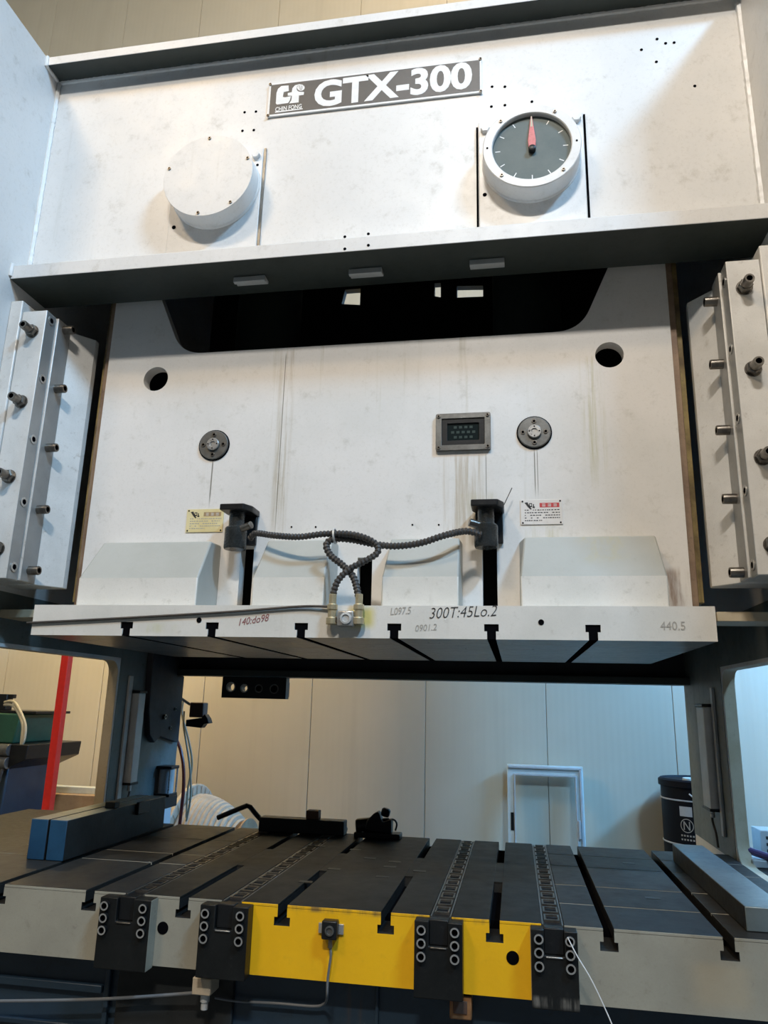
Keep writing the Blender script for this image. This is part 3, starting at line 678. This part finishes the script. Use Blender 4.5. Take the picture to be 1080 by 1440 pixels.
for x in TS: mb.box(x-.0234, x+.0234, .09, TY1-.001, .9352, .9568); 
obj('slot_head_shade', mb, 'hole', BO, 0)  # black fill in the slot heads, stands for their inner shade
# top plates: joints between the pieces are real gaps
RX = [-.605, -.303, .303, .605]; RH = .030
yl = [TY0, .20, .45, .765, .99, TY1]; yl2 = [TY0, .38, .55, .86, TY1]
edges = strips(sorted(TS + RX), .014, -BX, BX)
for (a, b) in edges:
    if any(abs(a - .014 - r) < .001 for r in RX): a += RH - .014
    if any(abs(b + .014 - r) < .001 for r in RX): b -= RH - .014
    mid = (a + b) / 2
    ys = yl if mid > .60 else (yl2 if mid < -.60 else [TY0, TY1])
    for y0, y1 in zip(ys, ys[1:]):
        g = .003 if len(ys) > 2 else 0
        front = 1 if YEL[0] < mid < YEL[1] else 0
        obj('top_plate', MB().box(a, b, y0 + (g if y0 > TY0 else 0), y1 - (g if y1 < TY1 else 0), .982, TZ, 2, front=front, top=2), ['cream', 'yellow', 'steel' if abs(mid) > .6 else 'cover'], BO, .0012)
for x in PART: obj('slot_cover', MB().box(x-.0139, x+.0139, .43, .75, .9821, TZ-.0005), 'cover', BO, 0)
for q in ((229,1305), (721,1347)):
    p = onY(*q, TY0); obj('lifting_hole', MB().lathe([(.017, 0), (.017, .001), (.0135, .0012), (0, .0012)], (p.x, TY0, p.z), (0, -1, 0), 24), 'hole', BO, 0)
for q in ((500,1195),(520,1207),(555,1212),(470,1222),(548,1219),(538,1233),(590,1225),(918,1263),(884,1214),(450,1190),(430,1240)):
    p = onZ(*q, TZ); obj('locating_pad', MB().box(p.x-.022, p.x+.022, p.y-.012, p.y+.012, TZ-.003, TZ+.0008), 'black', BO, 0)
# die lifter rails with rollers
CASS = MB(); CASS.box(-.021, .021, -.030, -.024, 0, .006); CASS.box(-.021, .021, .024, .030, 0, .006); CASS.box(-.021, -.016, -.024, .024, 0, .006); CASS.box(.016, .021, -.024, .024, 0, .006)
CASS.cyl((-.014, 0, -.006), (1, 0, 0), .0125, .028, 14, 1)
CASS = mesh_of(CASS, 'roller', ('boltsteel', 'black'))
for i, x in enumerate(RX):
    R_ = obj('die_lifter_rail', MB().box(x-.0285, x+.0285, TY0+.002, TY1-.004, .9822, .9845), 'black', BO, 0, label='roller rail let into the table')
    for sx in (-1, 1):
        a, b = sorted((x+sx*.0245, x+sx*.0285)); obj('rail_side', MB().box(a, b, TY0+.002, TY1-.004, .9846, .9885), 'flange', R_, 0)
    n = 14
    for k in range(n): inst('roller', CASS, R_, (x, .03 + k * (1.12 / (n - 1)), .9846))
# brackets
BR = ((-.690, -.530, 'black six-bolt bracket on the cream front with a pale side, nearest the blue-ended bars'), (-.380, -.236, 'black six-bolt bracket bordering the left edge of the wide yellow panel'),
      (.236, .366, 'black six-bolt bracket between the two yellow panels'), (.546, .666, 'black six-bolt bracket with a scuffed foot between yellow panel and cream front'))
for i, (x0, x1, lab) in enumerate(BR):
    B_ = thing('lifter_bracket', ((x0+x1)/2, -.065, .80), lab, 'bracket', 'lifter brackets on the bolster front')
    c = (x0+x1)/2; y0 = -.085
    mb = MB().cut_plate([(x0, .800), (x1, .800), (x1, .986), (c+.026, .986), (c+.026, .925), (c-.026, .925), (c-.026, .986), (x0, .986)], [], y0, -.0405)
    if i == 0:
        for f in mb.bm.faces:
            if f.calc_center_median().x > x1 - .001: f.material_index = 1
    obj('bracket_body', mb, ['bracket', 'cream'], B_, .002)
    obj('rail_end', MB().box(c-.0255, c+.0255, -.072, -.0405, .9255, .988), 'black', B_, .002)
    obj('slot_lip', MB().box(c-.022, c+.022, -.0885, -.0855, .921, .9245), 'bright' if i in (1, 3) else 'boltsteel', B_, .001)
    for sx in (-1, 1):
        for z in (.966, .934, .902): inst('bolt', BOLT_B, B_, (c + sx*((x1-x0)/2-.020), y0+.0005, z), (0, -1, 0), random.random())
SN = thing('proximity_sensor', (0, -.06, .92), 'small black square sensor screwed to the yellow bolster front', 'sensor')
p = onY(465, 1306, -.05)
obj('sensor_body', MB().box(p.x-.022, p.x+.022, -.070, -.0405, p.z-.024, p.z+.024), 'black', SN, .004)
obj('sensor_ring', MB().lathe([(.013, 0), (.013, .005), (.009, .006), (.008, .002), (0, .002)], (p.x+.002, -.070, p.z), (0, -1, 0), 20), 'flange', SN, 0)
obj('mount_tab', MB().box(p.x-.036, p.x+.036, -.047, -.0405, p.z-.014, p.z+.012), 'bright', SN, .001)
obj('cable_gland', MB().cyl((p.x+.002, -.056, p.z-.024), (0, 0, -1), .007, .022, 12), 'boltsteel', SN, 0)
mb = MB().tube(smooth_path([(p.x+.002, -.056, p.z-.044), onY(465, 1345, -.055), onY(461, 1375, -.052), onY(460, 1398, -.050), onY(459, 1407, -.02), onY(455, 1412, .005), onY(440, 1415, .01), onY(390, 1411, .01), onY(335, 1408, .01), onY(302, 1403, -.02)], 10), .0035, 8)
tag(obj('sensor_cable', mb, 'cable', bevel=0), 'grey cable hanging from the sensor on the yellow front', 'cable')
JB = thing('cable_connector', (-.366, -.02, .71), 'pale square cable connector hanging below the bolster front', 'connector')
j0 = onY(276, 1370, -.03); j1 = onY(300, 1397, -.03)
obj('connector_body', MB().box(j0.x, j1.x, -.055, .0125, j1.z, min(j0.z, .799)), 'pale', JB, .003)
obj('connector_nut', MB().lathe([(0, 0), (.013, 0), (.013, .022), (.010, .024), (.010, .042), (0, .042)], ((j0.x+j1.x)/2+.004, -.03, j1.z), (0, 0, -1), 12), 'lightsteel', JB, .001)
mb = MB().tube(smooth_path([onY(-30, 1408, -.02), onY(60, 1407, -.02), onY(140, 1405, -.02), onY(210, 1401, -.02), onY(276, 1396, -.03)], 8), .0045, 8)
tag(obj('supply_cable', mb, 'cable', bevel=0), 'grey cable sagging across the navy bed to the connector', 'cable')
c0 = onY(633, 1404, -.01); c1 = onY(664, 1432, -.01)
CB = thing('copper_block', ((c0.x+c1.x)/2, 0, c1.z), 'rusty copper-coloured block under the bracket between the yellow panels', 'block')
obj('block_body', MB().box(c0.x, c1.x, -.03, .028, c1.z, .797), 'copper', CB, .004)
obj('block_face', MB().box(c0.x+.01, c1.x-.012, -.033, -.0301, c1.z+.015, .785), 'rust', CB, .003)
mb = MB().tube(smooth_path([onY(798, 1318, -.1), onY(812, 1345, -.105), onY(830, 1375, -.11), onY(848, 1412, -.11), onY(868, 1460, -.11), onY(885, 1520, -.10)], 8), .0016, 6)
tag(obj('loose_string', mb, 'print', bevel=0), 'thin white string hanging from a bracket bolt on the bolster', 'string')
# bars on the table
def bar(x0, x1, y0, y1, h, mats, lab, name='parallel_bar', tip=False):
    B_ = thing(name, ((x0+x1)/2, (y0+y1)/2, TZ), lab, 'steel bar', 'bars lying on the bolster')
    mb = MB().box(x0, x1, y0, y1, TZ+.0005, TZ+h, 0, front=1, top=2); obj('bar_body', mb, mats, B_, .003)
    return B_
b1 = bar(-1.200, -1.133, .30, 1.08, .135, ['bar', 'bluebar', 'greybar'], 'tall dark parallel bar with a blue end, outer one of the pair')
b2 = bar(-1.126, -1.058, .30, 1.08, .135, ['bar', 'bluebar', 'greybar'], 'tall dark parallel bar with a blue end, inner one of the pair')
obj('end_block', MB().box(-1.10, -1.057, .62, .66, 1.1255, 1.150), 'bar', b2, .003)
obj('clamp_ear', MB().box(-1.0575, -1.045, .80, .90, 1.08, 1.13), 'black', b2, .003)
b3 = bar(1.112, 1.225, .025, .99, .062, ['bar', 'greybar', 'greybar'], 'long grey steel block lying along the bolster, away from the blue-ended bars', 'steel_block')
# things at the back edge of the table
SB = thing('steel_bar', (-.43, 1.15, TZ), 'low black steel bar lying across the back edge of the bolster', 'steel bar')
obj('bar_body', MB().box(-.625, -.235, 1.12, 1.19, TZ+.0005, 1.050), 'bar', SB, .004)
q0 = onY(432, 1139, 1.15); q1 = onY(449, 1150, 1.15)
sb = MB().box(q0.x, q1.x, 1.13, 1.18, 1.0505, q0.z); tag(obj('small_block', sb, 'rust', bevel=.003), 'small rusty block standing on the low black steel bar', 'block')
mb = MB().tube([onY(306, 1150, 1.14), onY(330, 1140, 1.14), onY(347, 1133, 1.14), onY(352, 1135, 1.145), onY(360, 1145, 1.16), onY(370, 1156, 1.17), Vector((onY(372, 1160, 1.17).x, 1.17, TZ+.012))], .011, 8)
tag(obj('bent_rod', mb, 'black', bevel=.0), 'bent black rod propped on the back of the bolster by the steel bar', 'rod')
TL = thing('clamp_tool', (-.14, 1.13, TZ), 'tangled black clamp tool with cables on the back edge of the bolster', 'tool')
def tp(x, y): return onY(x, y, 1.14)
obj('motor_body', MB().lathe([(0, 0), (.030, .002), (.034, .01), (.034, .11), (.026, .12), (.026, .15), (0, .15)], tp(500, 1163), (1, .15, .12), 18), 'black', TL, .002)
mb = MB(); p = tp(520, 1160); mb.prism([(p.x-.02, p.z-.02), (p.x+.10, p.z-.03), (p.x+.10, p.z+.03), (p.x+.06, p.z+.015), (p.x+.04, p.z+.06), (p.x+.02, p.z+.05), (p.x-.01, p.z+.02)], 'y', 1.11, 1.17)
obj('clamp_jaw', mb, 'black', TL, .006)
p = tp(541, 1148); obj('knob', MB().lathe([(0, 0), (.016, 0), (.020, .008), (.020, .028), (.014, .034), (0, .034)], p, (.25, 0, 1), 14), 'black', TL, .002)
obj('tool_base', MB().box(tp(500, 1170).x, tp(564, 1170).x, 1.10, 1.18, TZ+.0005, TZ+.022), 'black', TL, .004)
obj('cable_loop', MB().tube(smooth_path([tp(545, 1153), tp(554, 1153), tp(558, 1159), tp(556, 1168)], 6), .004, 8), 'hose', TL, 0)
for i, q in enumerate(((483, 1166), (509, 1173))):
    p = onZ(*q, TZ+.012); tag(obj('loose_nut', MB().lathe([(.006, 0), (.014, 0), (.014, .018), (.006, .018), (.006, 0)], p + Vector((0, 0, -.002)), (.6, -.6, .3), 6), 'bright', bevel=.001),
        ('bright loose nut between steel bar and clamp tool', 'bright loose nut in front of the black clamp tool')[i], 'nut')

# ================================================================== INSIDE THE THROAT
def light_curtain(s, lab):
    T = thing('light_curtain', (s*1.36, 1.32, 1.12), lab, 'sensor bar')
    y0, y1 = (1.24, 1.35) if s < 0 else (1.27, 1.44)
    a, b = sorted((s*1.3775, s*1.335)); obj('housing', MB().box(a, b, y0 + .02, y1 - .02, 1.15, 1.578), 'lightsteel', T, .004)
    a, b = sorted((s*1.3775, s*1.33))
    for z in (1.142, 1.578): obj('end_cap', MB().box(a, b, y0 + .015, y1 - .015, z, z + .012), 'black', T, .002)
    a, b = sorted((s*1.3775, s*1.366)); obj('mount_strip', MB().box(a, b, y0 - .03, y0 + .005, 1.05, 1.66), 'lightsteel', T, .002)
    pts = [(s*1.355, (y0+y1)/2, 1.142), (s*1.352, (y0+y1)/2, 1.10), (s*1.358, (y0+y1)/2 - .02, 1.05), (s*1.36, (y0+y1)/2 - .03, .995)]
    obj('lead', MB().tube(smooth_path(pts, 6), .005, 8), 'hose', T, 0)
    obj('plug', MB().cyl((s*1.355, (y0+y1)/2, 1.142), (0, 0, -1), .010, .03, 12), 'bright', T, 0)
light_curtain(-1, 'slim silver light curtain bar on the dark side plate behind the blue-ended bars')
light_curtain(1, 'beige light curtain bar with a hanging lead by the black drum')
VX = thing('air_valve', (-1.34, 1.66, 1.06), 'small grey cylinder unit on the dark side plate', 'valve')
obj('cylinder', MB().lathe([(0, 0), (.040, 0), (.040, .125), (.034, .13), (0, .13)], (-1.335, 1.66, 1.065), (0, 0, 1), 20), 'lightsteel', VX, .001)
for z in (1.052, 1.19): obj('end_plate', MB().box(-1.3775, -1.29, 1.61, 1.71, z, z+.016), 'black', VX, .003)
for y in (1.615, 1.705): obj('tie_rod', MB().cyl((-1.298, y, 1.06), (0, 0, 1), .005, .135, 8), 'bright', VX, 0)
obj('valve_foot', MB().box(-1.3775, -1.30, 1.58, 1.74, .995, 1.053), 'bar', VX, .004)
mb = MB(); 
PLB = thing('dark_plate', (-1.35, 1.60, 1.26), 'added dark plate for the oily shaded part of the side plate above the grey cylinder unit', 'block')
obj('dark_plate_body', MB().prism([(1.44, 1.37), (1.50, 1.33), (1.56, 1.36), (1.79, 1.32), (1.79, 1.68), (1.695, 1.68), (1.695, 1.92), (1.38, 1.92), (1.40, 1.5)], 'x', -1.3775, -1.345), 'inner', PLB, .004)  # added plate; oil and shade of the side plate put in its colour
inst('bolt', BOLT_B, PLB, (-1.345, 1.575, 1.46), (1, 0, 0)); inst('bolt', BOLT_S, PLB, (-1.345, 1.70, 1.50), (1, 0, 0)); inst('bolt', BOLT_S, PLB, (-1.345, 1.66, 1.40), (1, 0, 0))
LS = thing('limit_switch', (-1.27, 1.88, 1.40), 'dark limit switch on the rear edge of the side plate', 'switch')
obj('switch_box', MB().box(-1.330, -1.245, 1.862, 1.93, 1.455, 1.538), 'rust', LS, .006)
obj('switch_head', MB().prism([(-1.345, 1.405), (-1.25, 1.398), (-1.235, 1.42), (-1.205, 1.425), (-1.215, 1.45), (-1.235, 1.475), (-1.25, 1.455), (-1.345, 1.44)], 'y', 1.862, 1.92), 'black', LS, .003)
obj('switch_arm', MB().tube([(-1.39, 1.865, 1.56), (-1.34, 1.89, 1.525)], .008, 8), 'boltsteel', LS, 0)
PB = thing('drilled_bar', (-.93, 1.83, 1.57), 'dark drilled bar hanging under the rear beam of the press', 'bar')
mb = MB().cut_plate([(-1.118, 1.568), (-.742, 1.568), (-.742, 1.6838), (-1.118, 1.6838)], [circle(-1.065, 1.628, .022, 20), circle(-.985, 1.622, .018, 20), circle(-.90, 1.622, .017, 20), circle(-.81, 1.622, .020, 20)], 1.80, 1.86)
obj('bar_body', mb, 'black', PB, .001)
obj('back_strip', MB().box(-.93, -.742, 1.861, 1.868, 1.58, 1.66), 'black', PB, 0)
for x, r in ((-1.065, .022), (-.985, .018), (-.90, .017), (-.81, .020)):
    obj('bush', MB().lathe([(r, 0), (r + .006, 0), (r + .006, .003), (r, .003)], (x, 1.80, 1.628 if x < -1.05 else 1.622), (0, -1, 0), 24), 'lightsteel' if x < -.95 else 'flange', PB, 0)
for i, (x0, mt, lab, pts) in enumerate(((0, 'beigecable', 'beige cable hanging from the limit switch', [(259,1000),(258,1020),(262,1045),(267,1080),(268,1120),(262,1155)]),
                               (0, 'beigecable', 'thin beige cable looping behind the limit switch', [(258,985),(256,1005),(265,1040),(270,1075),(264,1110),(262,1150)]),
                               (0, 'redcable', 'dark red hose hanging down beside the side plate', [(248,1040),(254,1055),(258,1080),(258,1110),(255,1140),(252,1165)]))):
    tag(obj('hanging_cable', MB().tube(smooth_path([onY(x, y, 1.90 + .02*i) for x, y in pts], 6), .010 if i == 2 else .006, 8), mt, bevel=0), lab, 'cable')

# ================================================================== BEHIND THE PRESS
# drum
dcx = onY(930, 1130, 4.25).x + .29
DR = thing('oil_drum', (dcx, 4.25, 0), 'black drum with pale hoops and a white emblem against the wall', 'drum')
zt = 1.05
obj('drum_shell', MB().lathe([(0, 0), (.275, 0), (.285, .02), (.285, zt-.06), (.30, zt-.055), (.30, zt-.012), (.285, zt), (.27, zt-.015), (0, zt-.02)], (dcx, 4.25, 0), (0, 0, 1), 48), 'drum', DR, 0)
for z in (.30, .585, .90): obj('hoop', MB().lathe([(.285, -.006), (.292, -.003), (.292, .003), (.285, .006)], (dcx, 4.25, z), (0, 0, 1), 48), 'drumred' if z > .4 else 'drum', DR, 0)
obj('lid_cap', MB().lathe([(0, 0), (.05, 0), (.05, .03), (.04, .035), (0, .035)], (dcx-.10, 4.25-.16, zt-.02), (0, 0, 1), 18), 'frame', DR, 0)
obj('bail_handle', MB().tube(smooth_path([(dcx-.13, 4.25-.262, .955), (dcx-.05, 4.25-.295, .89), (dcx+.03, 4.25-.30, .84), (dcx+.15, 4.25-.262, .80)], 6), .006, 6), 'print', DR, 0)
def on_drum(u, z, e=.001):
    a = -math.pi/2 + u / .285; return Vector((dcx + (.2855+e)*math.cos(a), 4.25 + (.2855+e)*math.sin(a), z))
mb = MB(); u0, u1 = -.215, -.120
for k in range(6): mb.poly([on_drum(u0+(u1-u0)*k/6, .79), on_drum(u0+(u1-u0)*(k+1)/6, .79), on_drum(u0+(u1-u0)*(k+1)/6, .86), on_drum(u0+(u1-u0)*k/6, .86)])
obj('drum_label', mb, 'drumred', DR, 0)
mb = MB(); cu, cz, n = -.165, .725, 24
for k in range(n):
    a, b = 2*math.pi*k/n, 2*math.pi*(k+1)/n
    mb.poly([on_drum(cu+r*math.cos(t), cz+r*math.sin(t)) for t, r in ((a, .044), (b, .044), (b, .050), (a, .050))])
for (x0, z0_, x1, z1_) in ((-.022, -.03, -.022, .03), (-.022, .03, .02, -.03), (.02, -.03, .02, .03)):
    d = Vector((x1-x0, z1_-z0_)).normalized(); nn = Vector((-d.y, d.x)) * .004
    mb.poly([on_drum(cu+x0+nn.x, cz+z0_+nn.y), on_drum(cu+x0-nn.x, cz+z0_-nn.y), on_drum(cu+x1-nn.x, cz+z1_-nn.y), on_drum(cu+x1+nn.x, cz+z1_+nn.y)])
for row in range(2):
    for k in range(5): mb.poly([on_drum(cu-.05+.022*k, .648-.028*row), on_drum(cu-.037+.022*k, .648-.028*row), on_drum(cu-.037+.022*k, .660-.028*row), on_drum(cu-.05+.022*k, .660-.028*row)])
obj('drum_emblem', mb, 'inkfaint', DR, 0)
# leaning frame
f0 = onY(713, 1074, 4.53); f1 = onY(819, 1078, 4.53)
WF = thing('leaning_frame', ((f0.x+f1.x)/2, 4.45, 0), 'white metal window frame leaning against the wall', 'window frame')
x0, x1, zt = f0.x, f1.x, f0.z
mb = MB().cut_plate([(x0, .002), (x1, .002), (x1, zt), (x0, zt)], [[(x0+.055, .10), (x1-.055, .10), (x1-.055, zt-.075), (x0+.055, zt-.075)]], 4.44, 4.48)
obj('frame', mb, 'frame', WF, .004)
mb = MB().cut_plate([(x0+.055, .10), (x1-.055, .10), (x1-.055, zt-.075), (x0+.055, zt-.075)], [[(x0+.067, .115), (x1-.067, .115), (x1-.067, zt-.088), (x0+.067, zt-.088)]], 4.425, 4.48)
obj('inner_bead', mb, 'lightsteel', WF, .002)
obj('outer_rib', MB().box(x0+.01, x1-.01, 4.425, 4.44, zt-.03, zt-.012).box(x1-.03, x1-.012, 4.425, 4.44, .01, zt-.02), 'lightsteel', WF, .002)
obj('latch', MB().box(x1-.055, x1-.035, 4.415, 4.44, .52, .66), 'lightsteel', WF, .003)
obj('latch_slot', MB().box(x0+.025, x0+.05, 4.436, 4.44, .56, .70), 'black', WF, 0)
WF.rotation_euler = (-.055, 0, 0); WF.location.y = 4.47
# wound spool
SP = thing('wound_spool', (-1.5, 2.75, 0), 'pale wound spool with a ribbed end disc behind the bolster', 'spool')
sc = Vector((-1.62, 2.75, .50))
mb = MB(); prof_ = []
for k in range(13):
    xx = k * .028; prof_ += [(.435 - .0012*k*k, xx + .002), (.440 - .0012*k*k, xx + .014), (.433 - .0012*k*k, xx + .026)]
mb.lathe([(0, 0)] + prof_ + [(0, .365)], sc, (1, 0, 0), 48); obj('winding', mb, 'pale', SP, 0)
obj('end_disc', MB().lathe([(0, -.03), (.492, -.03), (.50, -.025), (.50, -.005), (.492, 0), (0, 0)], sc, (1, 0, 0), 48), 'pale', SP, 0)
mb = MB()
for k in range(40):
    a = 2*math.pi*k/40; u = Vector((0, math.cos(a), math.sin(a))); w = Vector((0, -u.z, u.y))*.004
    p, q = sc + u*.30 + Vector((.004, 0, 0)), sc + u*.49 + Vector((.004, 0, 0)); mb.poly([p-w, p+w, q+w, q-w])
obj('disc_ribs', mb, 'wood', SP, 0)
obj('far_disc', MB().lathe([(0, .366), (.30, .366), (.30, .38), (0, .38)], sc, (1, 0, 0), 40), 'wood', SP, 0)
# red post
rp = onY(82, 1030, 2.2)
RP = thing('red_post', (rp.x, 2.2, 0), 'bright red square steel post standing behind the blue-ended bars', 'post')
obj('post_tube', MB().box(rp.x-.030, rp.x+.022, 2.17, 2.225, .012, 2.7), 'red', RP, .004)
obj('post_foot', MB().box(rp.x-.09, rp.x+.08, 2.12, 2.28, 0, .012), 'red', RP, .003)
# green machine
GM = thing('green_machine', (-3.6, 3.1, 0), 'green and black straightener machine with rollers and hoses', 'machine')
obj('stand', MB().prism([(-3.20, 0), (-4.3, 0), (-4.3, 1.06), (-3.16, 1.06)], 'y', 2.9, 3.5), 'navy', GM, .01)
obj('tray', MB().prism([(-4.3, 1.0), (-3.22, 1.0), (-3.0, 1.10), (-2.99, 1.205), (-4.3, 1.205)], 'y', 2.85, 3.55), 'black', GM, .006)
obj('green_housing', MB().prism([(-4.3, 1.206), (-3.17, 1.206), (-3.13, 1.42), (-4.3, 1.42)], 'y', 2.92, 3.45), 'green', GM, .01)
obj('housing_top', MB().box(-4.3, -3.03, 2.95, 3.4, 1.4205, 1.44), 'black', GM, .003)
for z in (1.165, 1.075): obj('roller', MB().cyl((-4.2, 2.845, z), (1, 0, 0), .042, 1.07, 20), 'flange', GM, .002)
obj('top_valve', MB().box(-3.40, -3.33, 3.0, 3.08, 1.4405, 1.56).box(-3.36, -3.29, 3.02, 3.06, 1.53, 1.56), 'black', GM, .004)
for k in (0, 1): obj('hose', MB().tube(smooth_path([(-3.34, 3.0, 1.50 - .02*k), (-3.22, 2.95, 1.50 - .03*k), (-3.08 - .02*k, 2.9, 1.36), (-3.05 - .02*k, 2.88, 1.25), (-3.07, 2.88, 1.19)], 8), .011, 8), 'beigecable', GM, 0)
obj('drop_hose', MB().tube(smooth_path([(-3.16, 2.84, 1.06), (-3.18, 2.82, .85), (-3.20, 2.82, .6), (-3.22, 2.84, .3)], 6), .012, 8), 'hose', GM, 0)
# boards behind the green machine
for i, (z0, z1, x0, x1, mt, lab) in enumerate(((.60, .78, -3.7, -2.70, 'wood', 'stack-top weathered board on the timber pile by the red post'), (.40, .598, -3.75, -2.6, 'rust', 'dark brown beam under the weathered board in the timber pile'), (0, .398, -3.8, -2.55, 'wood', 'lowest timber block of the pile behind the green machine'))):
    B_ = thing('timber', ((x0+x1)/2, 3.9, z0), lab, 'timber', 'timber pile')
    k = 3 if i != 1 else 2
    for j in range(k):
        w = .6 / k; obj('plank', MB().box(x0 + .02*j, x1 - .03*j, 3.62 + w*j, 3.615 + w*(j+1), z0, z1 - .008*j), mt, B_, .005)
pr = MB().box(-3.72, -2.66, 3.70, 3.80, .7805, .83); tag(obj('pale_strip', pr, 'frame', bevel=.003), 'pale strip lying on top of the timber pile', 'strip')
# side decks outside the throat, with things on the right one
for s, lab in ((-1, 'dark steel side deck beyond the blue-ended bars'), (1, 'dark steel side deck carrying the pale box and purple tube')):
    a, b = sorted((s*1.435, s*2.05)); D = thing('side_deck', ((a+b)/2, .9, 0), lab, 'deck')
    obj('deck_top', MB().box(a, b, .25, 1.55, .93, .968), 'bar', D, .003); obj('deck_cabinet', MB().box(a+.02, b-.02, .30, 1.5, .0, .929), 'navy', D, .004)
p = onY(1073, 1192, 1.25); 
BX_ = thing('vented_box', (p.x+.10, 1.28, .968), 'small pale slotted box on the side deck', 'box')
obj('box_body', MB().box(p.x-.01, p.x+.20, 1.24, 1.36, .9685, 1.085), 'lightsteel', BX_, .004)
for k in range(3): obj('slot', MB().box(p.x+.012, p.x+.15, 1.2385, 1.2395, 1.0+.025*k, 1.012+.025*k), 'ink', BX_, 0)
tag(obj('purple_tube', MB().tube([onY(1050, 1195, 1.12), onY(1062, 1199, 1.10), onY(1095, 1210, 1.04)], .014, 10), 'purple', bevel=0), 'purple tube lying over a pale bracket on the side deck', 'tube')
q = onY(1056, 1207, 1.08); tag(obj('pale_bracket', MB().box(q.x, q.x+.22, 1.06, 1.16, .9685, .998), 'lightsteel', bevel=.004), 'low pale bracket under the purple tube', 'bracket')
